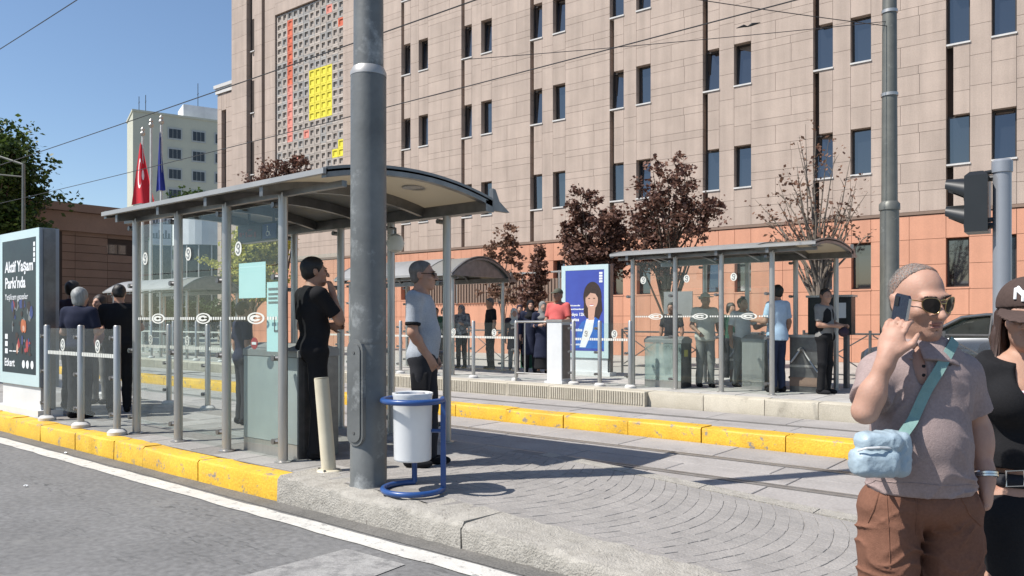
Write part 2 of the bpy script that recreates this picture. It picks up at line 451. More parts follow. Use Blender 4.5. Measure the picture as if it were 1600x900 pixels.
_tc = {}
def text_mesh(body, size, mat, extrude=.001, bold=0.0, align='LEFT', shear=0.0, spacing=1.0):
    key = (body, size, mat, bold, align, shear)
    if key in _tc: return _tc[key]
    cu = bpy.data.curves.new('lettering', 'FONT')
    cu.body = body; cu.size = size; cu.extrude = extrude; cu.offset = bold; cu.align_x = align; cu.shear = shear
    cu.space_character = spacing; cu.resolution_u = 3
    ob = bpy.data.objects.new('lettering', cu); COL.objects.link(ob)
    dg = bpy.context.evaluated_depsgraph_get()
    me = bpy.data.meshes.new_from_object(ob.evaluated_get(dg))
    bpy.data.objects.remove(ob); bpy.data.curves.remove(cu)
    me.materials.clear(); me.materials.append(MATS[mat])
    _tc[key] = me
    return me

def text_on(name, body, size, mat, parent, loc, rz=0.0, **k):
    """upright lettering in the xz plane facing -y"""
    return link(name, text_mesh(body, size, mat, **k), parent, loc, (math.radians(90), 0, rz))

def disc(mb, cx, y, cz, rx, rz, n=20, t=.002):
    mb.prism([(cx + rx * math.cos(2 * math.pi * i / n), cz + rz * math.sin(2 * math.pi * i / n)) for i in range(n)], 'y', y - t, y + t)
    return mb
def arc_band(mb, cx, y, cz, r0, r1, a0, a1, n=14, t=.002, sx=1.0):
    p = [(cx + sx * r1 * math.cos(math.radians(a0 + (a1 - a0) * i / n)), cz + r1 * math.sin(math.radians(a0 + (a1 - a0) * i / n))) for i in range(n + 1)]
    p += [(cx + sx * r0 * math.cos(math.radians(a1 + (a0 - a1) * i / n)), cz + r0 * math.sin(math.radians(a1 + (a0 - a1) * i / n))) for i in range(n + 1)]
    # quads strip
    k = n + 1
    vs = [(a, y - t, b) for a, b in p] + [(a, y + t, b) for a, b in p]
    N = 2 * k
    fs = []
    for i in range(n):
        fs.append((i, i + 1, N - 2 - i, N - 1 - i)); fs.append((N + i, N + i + 1, 2 * N - 2 - i, 2 * N - 1 - i))
    for i in range(N):
        j = (i + 1) % N; fs.append((i, j, N + j, N + i))
    mb.add(vs, fs)
    return mb
def swan_mark(parent, x, y, z, r=.075):
    """white roundel with an S shaped swan cut into it"""
    a = disc(MB(), x, y, z, r * .82, r).obj('swan_roundel', 'sticker', parent)
    s_ = MB()
    arc_band(s_, x + r * .02, y - .003, z + r * .33, r * .26, r * .42, -60, 210, 10)
    arc_band(s_, x - r * .05, y - .003, z - r * .28, r * .24, r * .42, -180, 110, 10)
    s_.obj('swan_mark', 'ink_grey', a)
    return a
# ------------------------------------------------------------------ the setting: ground, road, kerbs, platforms, tracks
def zi(x):
    """height of the near island's paving: level at the stop, a ramp down to the crossing"""
    if x < -4.1: return .20
    if x < -1.5: return .20 - (x + 4.1) / 2.6 * .165
    return .035

def pieces(parent, name, boxes, mat, limit=300, rest='rest', build=None):
    """boxes nearest first become parts of their own; the others are one part of kind stuff"""
    for i, b in enumerate(boxes[:limit]):
        mb = MB()
        (build or (lambda m, q: m.box(*q)))(mb, b)
        mb.obj(name, mat, parent)
    if len(boxes) > limit:
        mb = MB()
        for b in boxes[limit:]:
            (build or (lambda m, q: m.box(*q)))(mb, b)
        tag(mb.obj(name + '_' + rest, mat, parent), kind='stuff')

g = MB(); g.box(-1500, 1500, -1500, 1500, -.5, -.06); struct('ground', g, 'ground_far')
g = MB(); N = 60
for i in range(N):
    x0 = -120 + i * 150 / N; x1 = -120 + (i + 1) * 150 / N
    g.quad((x0, -14, 0), (x1, -14, 0), (x1, 3.58, 0), (x0, 3.58, 0))
road = struct('road', g, 'asphalt')
g = MB(); g.quad((-60, 3.43, .004), (12, 3.43, .004), (12, 3.60, .004), (-60, 3.60, .004)); g.obj('gutter', 'asphalt_dust', road)  # strip along the kerb, browner and a little darker than the road
g = MB()
r2 = random.Random(3)
x = -60.0; top = []; bot = []
while x < 12:
    top.append((x, 3.395 + r2.uniform(-.012, .012))); bot.append((x, 3.235 + r2.uniform(-.012, .012))); x += .22
for i in range(len(top) - 1):
    g.quad((*bot[i], .006), (*bot[i + 1], .006), (*top[i + 1], .006), (*top[i], .006))
struct('edge_line', g, 'white_line')
g = MB(); g.quad((-3.98, 1.6, .005), (-3.25, 1.6, .005), (-3.36, 3.14, .005), (-3.88, 3.12, .005)); struct('crossing_stripe', g, 'paint_patch')
for sx in (-2.55, -1.15, .25):
    g = MB(); g.quad((sx, 1.2, .005), (sx + .6, 1.2, .005), (sx + .55, 3.1, .005), (sx + .05, 3.1, .005)); struct('crossing_stripe', g, 'paint_patch')

# near kerb: yellow painted stones, then rough granite
kerb = bpy.data.objects.new('kerb', None); COL.objects.link(kerb); tag(kerb, kind='structure')
r2 = random.Random(11)
def kerb_stone(m, x0, x1, y0, y1, z0, zA, zB, j=.004, c=.022, seg=6):
    """stone with a rounded front edge, uneven surface, top sloping from zA to zB"""
    prof = [(y0, z0), (y0, -c), (y0 + c * .35, -c * .3), (y0 + c, 0), (y1, 0), (y1, z0)]
    rows = []
    for i in range(seg + 1):
        t = i / seg; x = x0 + (x1 - x0) * t; zt = zA + (zB - zA) * t
        row = []
        for k, (y, z) in enumerate(prof):
            zz = z0 if k in (0, 5) else zt + z
            row.append((x, y + r2.uniform(-j, j), zz + (r2.uniform(-j, j) if k not in (0, 5) else 0)))
        rows.append(row)
    n = len(prof); vs = [v for r in rows for v in r]; fs = []
    for i in range(seg):
        for k in range(n - 1):
            fs.append((i * n + k, (i + 1) * n + k, (i + 1) * n + k + 1, i * n + k + 1))
    fs.append(tuple(range(n))); fs.append(tuple(seg * n + k for k in range(n))[::-1])
    m.add(vs, fs)
edges = [-25.0, -24.0, -23.0, -22.0, -21.0, -20.0, -19.0, -18.0, -17.0, -16.0, -15.05, -14.1, -13.1, -12.1, -11.15, -10.2, -9.22, -8.28, -7.62, -6.55, -5.32]
for a, b2 in zip(edges[:-1], edges[1:]):
    mb = MB(); dz = r2.uniform(-.008, .008); gap = .012 if a not in (-8.28, -7.62) else .03
    kerb_stone(mb, a + gap / 2, b2 - gap / 2, 3.60 + r2.uniform(-.01, .01), 3.80, -.03, .20 + dz, .20 + dz + r2.uniform(-.006, .006), j=.005)
    mb.obj('kerbstone', 'yellow_paint', kerb, smooth=True)
x = -5.31
while x < 5:
    w = r2.uniform(1.5, 2.1); mb = MB()
    kerb_stone(mb, x, x + w - .008, 3.575 + r2.uniform(-.012, .012), 3.98, -.03, zi(x) + .012, zi(x + w) + .012, j=.012, c=.035, seg=26)
    mb.obj('granite_kerbstone', 'granite', kerb, smooth=True)
    x += w
# near island
isl = MB()
xs = [-60, -25, -12, -5, -4.1, -1.5, 5]
for a, b2 in zip(xs[:-1], xs[1:]):
    za, zb = zi(a) - .004, zi(b2) - .004
    isl.quad((a, 3.79, za), (b2, 3.79, zb), (b2, 5.84, zb), (a, 5.84, za))
    isl.quad((a, 5.84, -.03), (b2, 5.84, -.03), (b2, 5.84, zb), (a, 5.84, za))
island = struct('island_pavement', isl, 'joint_sand')
bx = []
r2 = random.Random(5)
for i in range(-1, 44):
    for j in range(5):
        a = -5.05 - (i + 1) * .41; y0 = 3.815 + j * .405
        y1 = y0 + .398
        bx.append((a + .006, a + .404, y0, y1, .12, .197 + r2.uniform(-.004, .003)))
pieces(island, 'paving_slab', bx, 'paver', build=lambda m, q: m.cbox(*q, c=.006))
# segmental arcs of small setts on the ramp
setts = []
rowx = -5.0
k = 0
while rowx < 3.4:
    ny = 18
    for j in range(ny):
        y = 3.99 + (j + .5) * (1.70 / ny)
        t = (y - 4.84) / .85
        xx = rowx + .24 * (1 - t * t) + r2.uniform(-.004, .004)
        ang = -.48 * t / .85
        setts.append((xx, y, ang, 1.70 / ny))
    rowx += .098
setts = [s_ for s_ in setts if s_[0] > -4.98]
setts.sort(key=lambda s_: (s_[0] * .63 - s_[1] * .777) * -1 if False else (-.63 * s_[0] + .777 * s_[1]) + (100 if (.777 * s_[0] + .63 * s_[1]) / max(.1, (-.63 * s_[0] + .777 * s_[1])) > .46 else 0))
def sett(m, q):
    x, y, an, w = q
    hx, hy, z = .0481, w * .5 - .0012, zi(x)
    hx *= r2.uniform(.975, 1.005); hy *= r2.uniform(.965, 1.005); dz = r2.uniform(-.002, .0015)
    vs = []
    for (ex, zz) in ((1.0, -.02), (1.0, -.002), (.95, 0.0)):
        for sx, sy in ((-1, -1), (1, -1), (1, 1), (-1, 1)):
            lx, ly = sx * hx * ex, sy * hy * ex
            px, py = x + lx + ly * an, y + ly
            vs.append((px, py, zi(px) + zz + dz))
    fs = [(8, 9, 10, 11)]
    for a in (0, 4):
        for i in range(4):
            fs.append((a + i, a + (i + 1) % 4, a + 4 + (i + 1) % 4, a + 4 + i))
    m.add(vs, fs)
pieces(island, 'sett', setts, 'sett', build=sett)
x = -4.3
while x < 5:
    w = r2.uniform(.7, .9); mb = MB()
    za, zb = zi(x) + .004, zi(x + w) + .004
    mb.add([(x, 5.70, za - .1), (x + w - .01, 5.70, zb - .1), (x + w - .01, 5.86, zb - .1), (x, 5.86, za - .1), (x, 5.70, za), (x + w - .01, 5.70, zb), (x + w - .01, 5.86, zb), (x, 5.86, za)],
           [(0, 3, 2, 1), (4, 5, 6, 7), (0, 1, 5, 4), (1, 2, 6, 5), (2, 3, 7, 6), (3, 0, 4, 7)])
    mb.obj('edge_stone', 'granite', island); x += w

# tram tracks: slabs between grooved rails
g = MB(); g.box(-70, 12, 5.86, 11.6, -.06, -.025); track = struct('track_bed', g, 'joint_sand')
bx = []
for y0, y1 in ((5.875, 6.63), (6.79, 7.20), (7.21, 7.62), (7.78, 8.49), (8.81, 9.58), (9.74, 10.15), (10.16, 10.57), (10.73, 11.52)):
    x = -20 - rnd.uniform(0, .6)
    while x < 4:
        w = 1.18
        bx.append((x + .006, x + w - .006, y0 + .004, y1 - .004, -.05, r2.uniform(-.004, .002)))
        x += w
bx.sort(key=lambda q: -.63 * q[0] + .777 * q[2])
pieces(track, 'track_slab', bx, 'track_slab', build=lambda m, q: m.cbox(*q, c=.005))
for y in (5.875,):
    pass
g = MB()
for y0, y1 in ((5.875, 6.63), (6.79, 7.62), (7.78, 8.49), (8.81, 9.58), (9.74, 10.57), (10.73, 11.52)):
    g.quad((-70, y0, -.002), (-20.6, y0, -.002), (-20.6, y1, -.002), (-70, y1, -.002))
g.obj('track_surface', 'track_slab', track)
for y in (6.71, 7.70, 9.66, 10.65):
    mb = MB(); mb.box(-70, 8, y - .065, y - .012, -.05, .003); mb.box(-70, 8, y + .028, y + .065, -.05, .001); mb.box(-70, 8, y - .012, y + .028, -.05, -.03)
    mb.obj('rail', 'rail_steel', track)
# yellow median kerb
med = bpy.data.objects.new('median_kerb', None); COL.objects.link(med); tag(med, kind='structure')
x = -40.0
while x < 4:
    w = 1.0; mb = MB(); dz = r2.uniform(-.006, .006)
    yj = r2.uniform(-.008, .008)
    kerb_stone(mb, x + .006, x + w - .006, 8.50 + yj, 8.66, -.04, .175 + dz, .175 + dz, j=.004, c=.02, seg=4)
    kerb_stone(mb, x + w - .006, x + .006, 8.80 + yj, 8.66, -.04, .173 + dz, .173 + dz, j=.004, c=.02, seg=4)
    mb.obj('kerbstone', 'yellow_paint', med, smooth=True); x += w
# far platform
g = MB(); g.box(-60, 2.5, 11.72, 15.4, -.06, .225); plat = struct('far_platform', g, 'joint_sand')
r2 = random.Random(21)
x = -30.4
while x < -6.4:
    w = 1.0; mb = MB(); mb.cbox(x + .005, x + w - .005, 11.44, 11.86, -.04, .25, c=.012)
    nr = 20
    for i in range(nr):
        a = x + .03 + i * (w - .06) / nr
        mb.box(a, a + .028, 11.425, 11.44, .03, .235)
    mb.obj('ribbed_kerbstone', 'kerb_concrete', plat); x += w
x = -6.395
while x < 2.2:
    w = r2.choice((1.0, 1.0, .8)); mb = MB(); kerb_stone(mb, x, x + w - .008, 11.55 + r2.uniform(-.008, .008), 11.86, -.04, .245, .245, j=.006, c=.02, seg=5)
    mb.obj('kerbstone', 'kerb_concrete', plat, smooth=True); x += w
bx = []
for i in range(34):
    for j in range(6):
        a = 2.2 - (i + 1) * .6
        bx.append((a + .005, a + .595, 11.87 + j * .585 + .005, 11.87 + (j + 1) * .585 - .005, .2, .25 + r2.uniform(-.003, .003)))
pieces(plat, 'paving_slab', bx, 'platform_slab', build=lambda m, q: m.cbox(*q, c=.006))
g = MB(); g.quad((-60, 11.87, .246), (-18.3, 11.87, .246), (-18.3, 15.4, .246), (-60, 15.4, .246)); g.obj('platform_top', 'platform_slab', plat)
g = MB(); g.box(-140, 40, 15.401, 80, -.055, .10); struct('plaza_pavement', g, 'plaza')
g = MB(); g.box(-140, -60.01, 3.8, 15.4, -.055, .10); struct('plaza_pavement', g, 'plaza')

# ------------------------------------------------------------------ main building
BW = 3.88
bld = thing('stone_building', 'long pinkish stone office building with orange base and vertical dark grooves', 'building', (-12.17, 26.0, 0), math.radians(1.46))
TOPZ = 24.0
X0, X1 = -30.0, 4 * BW      # local extents
core = MB()
core.box(X0 + .05, X1, .348, 14, .05, TOPZ - .1)
core.obj('core_wall', 'stone_joint', bld)
stones = []; oranges = []
def course_fill(lst, a, b, z0, z1, heights, split):
    z = z0; i = 0
    while z < z1 - .05:
        h = min(heights[i % len(heights)], z1 - z)
        cuts = split(i, a, b)
        for c0, c1 in zip(cuts[:-1], cuts[1:]):
            lst.append((c0 + .005, c1 - .005, 0, .345, z + .005, z + h - .005))
        z += h; i += 1
GJ = .19
SILL = [6.15 + 3.6 * n for n in range(5)]
WH = 1.46
wins = []
def col_with_windows(lst, a, b, zb, sills, wh, ztop, mk=True, n=3):
    z = zb
    for s_ in sills:
        if s_ > ztop: break
        course = (s_ - .06 - z)
        kk = max(1, round(course / .72))
        for i in range(kk):
            lst.append((a + .005, b - .005, 0, .345, z + course * i / kk + .005, z + course * (i + 1) / kk - .005))
        if mk: wins.append((a, b, s_, wh))
        z = s_ + wh
    if z < ztop:
        kk = max(1, round((ztop - z) / .72))
        for i in range(kk):
            lst.append((a + .005, b - .005, 0, .345, z + (ztop - z) * i / kk + .005, z + (ztop - z) * (i + 1) / kk - .005))
BZ = 4.80
for k in range(-4, 4):
    u = k * BW
    col_with_windows(stones, u + GJ, u + .62, BZ, SILL, WH, TOPZ, mk=False)
    for s_ in SILL: wins.append((u + .02, u + .62, s_, WH))
    course_fill(stones, u + .62, u + 1.17, BZ, TOPZ, [.9], lambda i, a, b: [a, b])
    col_with_windows(stones, u + 1.17, u + 1.78, BZ, SILL, WH, TOPZ)
    def sp(i, a, b):
        if i % 2: return [a, a + (.95 if (i // 2) % 2 else 1.35), b] if (i % 4 == 1) else [a, b]
        return [a, a + (.85 if (i // 2) % 2 else 1.38), b]
    course_fill(stones, u + 1.78, u + BW, BZ, TOPZ, [.63, .27], sp)
# left end: blank bay beside the coloured grid, grid, and the narrow window slot
LU = lambda X: X + 12.17
course_fill(stones, LU(-32.0), -4 * BW, BZ, TOPZ, [.63, .27], lambda i, a, b: [a, a + (1.2 if i % 4 else 1.8), a + 2.9, b])
course_fill(stones, LU(-37.85), LU(-32.0), 18.75, TOPZ, [.63, .27], lambda i, a, b: [a, a + 2.0, a + 4.1, b])
course_fill(stones, LU(-37.85), LU(-32.0), BZ, 9.6, [.63, .27], lambda i, a, b: [a, a + 1.6, a + 3.9, b])
course_fill(stones, LU(-38.82), LU(-37.85), BZ, TOPZ, [.9], lambda i, a, b: [a, b])
course_fill(stones, LU(-39.85), LU(-39.12), BZ, TOPZ, [.9], lambda i, a, b: [a, b])
course_fill(stones, X0, LU(-40.62), BZ, TOPZ, [.9], lambda i, a, b: [a, b])
for s_ in SILL: wins.append((LU(-40.2), LU(-39.85), s_ + .25, 1.9))
z = BZ
for s_ in SILL:
    stones.append((LU(-40.2), LU(-39.86), .1, .345, z + .01, s_ + .19)); z = s_ + 2.15
stones.append((LU(-40.2), LU(-39.86), .1, .345, z + .01, TOPZ))
stones.sort(key=lambda q: -(q[0]) * .5 + abs(q[4] - 6) * .6)
pieces(bld, 'stone_slab', stones, 'stone')
for gx0, gx1, dep in [(k * BW + .006, k * BW + GJ - .004, .30) for k in range(-4, 4)] + [(LU(-40.62), LU(-40.2), .28), (LU(-39.12), LU(-38.82), .22)]:
    mb = MB(); mb.box(gx0, gx1, dep, .343, BZ, TOPZ - .05); mb.obj('groove', 'dark_stone_and_shade', bld)  # groove back coloured dark to stand for the shade inside
# windows: frame, tilted or closed pane, sill
r2 = random.Random(9)
def window(a, b, z, h, orange=False):
    w = b - a; fr = MB(); t = .05; d0 = .245
    fr.box(a, a + t, d0, d0 + .06, z, z + h); fr.box(b - t, b, d0, d0 + .06, z, z + h)
    fr.box(a + t, b - t, d0, d0 + .06, z, z + t); fr.box(a + t, b - t, d0, d0 + .06, z + h - t, z + h)
    wo_ = fr.obj('window', ['window_frame'], bld)
    tilt = r2.random() < .42
    pm = MB(); pm.box(0, w - 2 * t, 0, .012, 0, h - 2 * t)
    if tilt:
        for q in ((0, .03), (w - 2 * t - .03, w - 2 * t)):
            pm.box(q[0], q[1], -.012, -.001, 0, h - 2 * t)
    p = pm.obj('pane', 'window_glass', wo_, loc=(a + t, d0 + .02, z + t))
    p.rotation_euler = (-math.radians(3.6) if tilt else -math.radians(r2.uniform(-1.2, 1.2)), 0, math.radians(r2.uniform(-1.5, 1.5)))
    if r2.random() < .10 and not tilt:
        bl = MB(); fh = r2.uniform(.25, .6) * h; bl.box(a + t, b - t, d0 + .008, d0 + .016, z + h - t - fh, z + h - t); bl.obj('blind', 'blind', wo_)
    sm = MB(); sm.box(a - .01, b + .02, -.035, .24, z - .055, z - .002); sm.obj('sill', 'sill_white' if not orange else 'terracotta', wo_)
for a, b, z, h in wins: window(a, b, z, h)
# orange base
wins2 = []
zr = [.10, .86, 1.63, 2.40, 3.16, 3.94, 4.68]
def orange_col(a, b, win=False):
    for z0, z1 in zip(zr[:-1], zr[1:]):
        if win and z0 >= 2.40 and z1 <= 3.95: continue
        oranges.append((a + .006, b - .006, -.02, .345, z0 + .006, z1 - .006))
    if win: wins2.append((a, b, 2.46, 1.46))
for k in range(-4, 4):
    u = k * BW
    orange_col(u, u + .60, True); orange_col(u + .60, u + 1.20); orange_col(u + 1.20, u + 1.78, True)
    orange_col(u + 1.78, u + 2.88); orange_col(u + 2.88, u + BW)
u = X0
while u < -4 * BW - .1:
    w = min(1.18, -4 * BW - u); orange_col(u, u + w); u += w
oranges.sort(key=lambda q: -q[0])
pieces(bld, 'orange_tile', oranges, 'terracotta')
for a, b, z, h in wins2: window(a, b, z, h, True)
mb = MB(); mb.box(X0 - .02, X1, -.05, .30, 4.70, 4.79); mb.obj('string_course', 'brown_stone', bld)
# coloured relief grid: square frames
def frame_mesh(mat):
    mb = MB(); w, h, t = .46, .445, .085
    mb.box(0, w, .10, .173, 0, t); mb.box(0, w, .10, .173, h - t, h); mb.box(0, t, .10, .173, t, h - t); mb.box(w - t, w, .10, .173, t, h - t)
    if mat in ('grid_red', 'grid_salmon', 'grid_yellow'): mb.box(t, w - t, .14, .172, t, h - t)
    return mb.mesh('grid_cell', mat)
FM = {k: frame_mesh(k) for k in ('grid_grey', 'grid_slate', 'grid_red', 'grid_salmon', 'grid_yellow')}
gx = LU(-37.85) + .05
mb = MB(); mb.box(gx - .04, LU(-32.0) - .01, .175, .345, 9.6, 18.72); mb.obj('grid_back', 'grid_back', bld)
for r in range(20):
    for c in range(12):
        mname = 'grid_grey' if r2.random() < .55 + .3 * (r > 11) else 'grid_slate'
        if c == 2 and 1 <= r <= 15: mname = 'grid_red' if r < 9 else 'grid_salmon'
        if 6 <= c <= 9 and 8 <= r <= 13: mname = 'grid_yellow'
        if (r, c) in ((1, 9), (15, 5), (18, 3)): mname = 'grid_salmon'
        if (r, c) in ((3, 11),): mname = 'grid_red'
        if (r, c) in ((18, 10), (18, 11), (17, 11)): mname = 'grid_yellow'
        link('grid_cell', FM[mname], bld, (gx + c * .482, .0, 18.70 - (r + 1) * .455))
# lower stepped wing at the left end
wing = thing('stone_wing', 'lower set-back stone wing at the left end of the office building', 'building', (-42.2, 25.55, 0), math.radians(1.46))
mb = MB(); mb.box(-2.0, -.02, .4, 9, .05, 15.5); mb.obj('core_wall', 'stone_joint', wing)
bx = []
z = .1
while z < 15.4:
    h = min(.9, 15.45 - z)
    for a, b in ((-2.0, -1.55), (-1.05, -.02)): bx.append((a + .008, b - .008, 0, .395, z + .008, z + h - .008))
    z += h
pieces(wing, 'stone_slab', bx, 'stone')
mb = MB(); mb.box(-1.55, -1.05, .25, .395, .1, 14.4); mb.obj('groove', 'dark_stone_and_shade', wing)  # same shade-dark colour at the back of the wing's slot
mb = MB(); mb.box(-1.54, -1.06, 0, .395, 14.41, 15.44); mb.obj('stone_slab', 'stone', wing)
mb = MB(); mb.box(-2.1, .05, -.08, 9, 15.46, 15.8); mb.box(-2.2, .08, -.15, 9, 15.8, 16.0); mb.obj('cornice', 'sill_white', wing)

# brown low building at the left
bb = thing('brown_building', 'low brown stone clad building behind the stop at left', 'building', (-50, 14, 0))
mb = MB(); mb.box(-14, -.05, -4, 10.0, .05, 8.2); mb.obj('core_wall', 'dark_stone_and_shade', bb)
bx = []
z = .1
while z < 6.75:
    y = -4.0
    while y < 9.9:
        w = min(1.9, 9.95 - y)
        bx.append((-.05, .06, y + .01, y + w - .01, z + .01, z + .48)); y += w
    z += .5
bx = [q for q in bx if not (5.55 < q[4] < 6.3 and 6.9 < q[2] < 8.2)]
pieces(bb, 'stone_slab', bx, 'brown_stone')
mb = MB(); mb.box(-.04, .02, 6.9, 8.6, 5.6, 6.3); w_ = mb.obj('window', 'window_frame', bb)
for i in range(3):
    mb = MB(); mb.box(.02, .03, 6.97 + i * .54, 7.45 + i * .54, 5.68, 6.22); mb.obj('pane', 'window_glass', w_)
mb = MB(); mb.box(-14, .35, -4, 10.0, 6.85, 8.0); mb.obj('parapet', 'brown_stone', bb)
mb = MB(); mb.box(-14, .6, -4.2, 10.1, 8.02, 8.5); mb.obj('roof_edge', 'brown_stone', bb)
for y in (4.6, 9.2):
    mb = MB(); mb.box(.065, .10, y, y + .16, .1, 6.8); mb.obj('downpipe', 'dark_stone_and_shade', bb)
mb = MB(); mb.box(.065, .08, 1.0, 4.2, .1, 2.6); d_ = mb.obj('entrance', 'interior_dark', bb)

# pale apartment tower far behind
pt = thing('pale_tower', 'pale green apartment tower with dark square windows behind the flags', 'building', (-112, 51.5, 0), math.radians(-19))
mb = MB(); mb.box(-8, 0, 0, 15.5, 0, 31.6); mb.obj('wall', 'pale_render', pt)
mb = MB(); mb.box(-8.1, .12, -.12, 15.6, 31.6, 31.9); mb.obj('parapet', 'pale_render', pt)
mb = MB(); mb.box(-6, -1, 6.9, 12.2, 31.9, 33.9); mb.obj('lift_house', 'white_render', pt)
for fl in range(9):
    for cy in (5.6, 8.9, 12.1):
        z = 29.0 - fl * 2.98
        mb = MB(); mb.box(.0, .08, cy - 1.0, cy + 1.0, z - .85, z + .95); s_ = mb.obj('window', 'window_surround', pt)
        for q in range(3):
            mb = MB(); mb.box(.08, .10, cy - .82 + q * .56, cy - .82 + q * .56 + .5, z - .62, z + .72)
            mb.obj('pane', 'dark_pane', s_)
for ax, ay, ah in ((-1, .9, 2.2), (-1.2, 1.8, 2.6), (-3, 9.3, 6.0), (-3, 12.6, 3.4)):
    mb = MB(); mb.cyl(ax, ay, 31.8, 31.9 + ah, .05, n=6); mb.box(ax - .4, ax + .4, ay - .04, ay + .04, 31.4 + ah * .8, 31.5 + ah * .8); mb.obj('aerial', 'wire', pt)
mb = MB(); mb.lathe(-1.5, 14.3, [(.7, 31.9), (.7, 32.4), (.4, 32.8)], 12); mb.obj('water_tank', 'steel_dark', pt)

# glazed entrance hall with white fascia boards
eh = thing('entrance_hall', 'glazed hall with curved white fascia seen through the near shelter', 'building', (-61.5, 34.3, 0), math.radians(-28))
def drum(r, x0): return [(r * math.sin(math.radians(t)), -r * math.cos(math.radians(t))) for t in range(0, 181, 12)] + [(x0, r), (x0, -r)]
mb = MB(); mb.prism(drum(2.5, -5), 'z', 7.7, 11.2); mb.obj('fascia', 'white_render', eh)
mb = MB(); mb.prism(drum(2.35, -5), 'z', .1, 7.68); mb.obj('glazing', 'dark_pane', eh)
for t in range(6, 180, 24):
    mb = MB(); mb.cyl(2.38 * math.sin(math.radians(t)), -2.38 * math.cos(math.radians(t)), .1, 7.68, .06, n=6); mb.obj('mullion', 'sill_white', eh)
sg = MB(); sg.box(.8, .95, -4.1, -2.55, 7.7, 11.2); so = sg.obj('sign_board', 'panel_white', eh)
mb = MB(); sg = MB(); mb.box(.80, .9, -4.1, -2.55, .1, 7.65); mb.obj('glazed_wall', 'dark_pane', eh)
for yy in (-4.1, -3.35, -2.6):
    mb = MB(); mb.box(.9, 1.0, yy, yy + .08, .1, 7.68); mb.obj('mullion', 'sill_white', eh)
mb = MB(); r2 = random.Random(6)
for zz, hh in ((9.4, .6), (8.2, .7)):
    yy = -3.95
    while yy < -2.75:
        w = r2.uniform(.10, .17); mb.box(.952, .96, yy, yy + w, zz, zz + hh * r2.choice((.6, .65, 1.0))); mb.box(.952, .958, yy - .03, yy + w + .05, zz, zz + .07); yy += w + .08
mb.obj('sign_print', 'ink_grey', so)
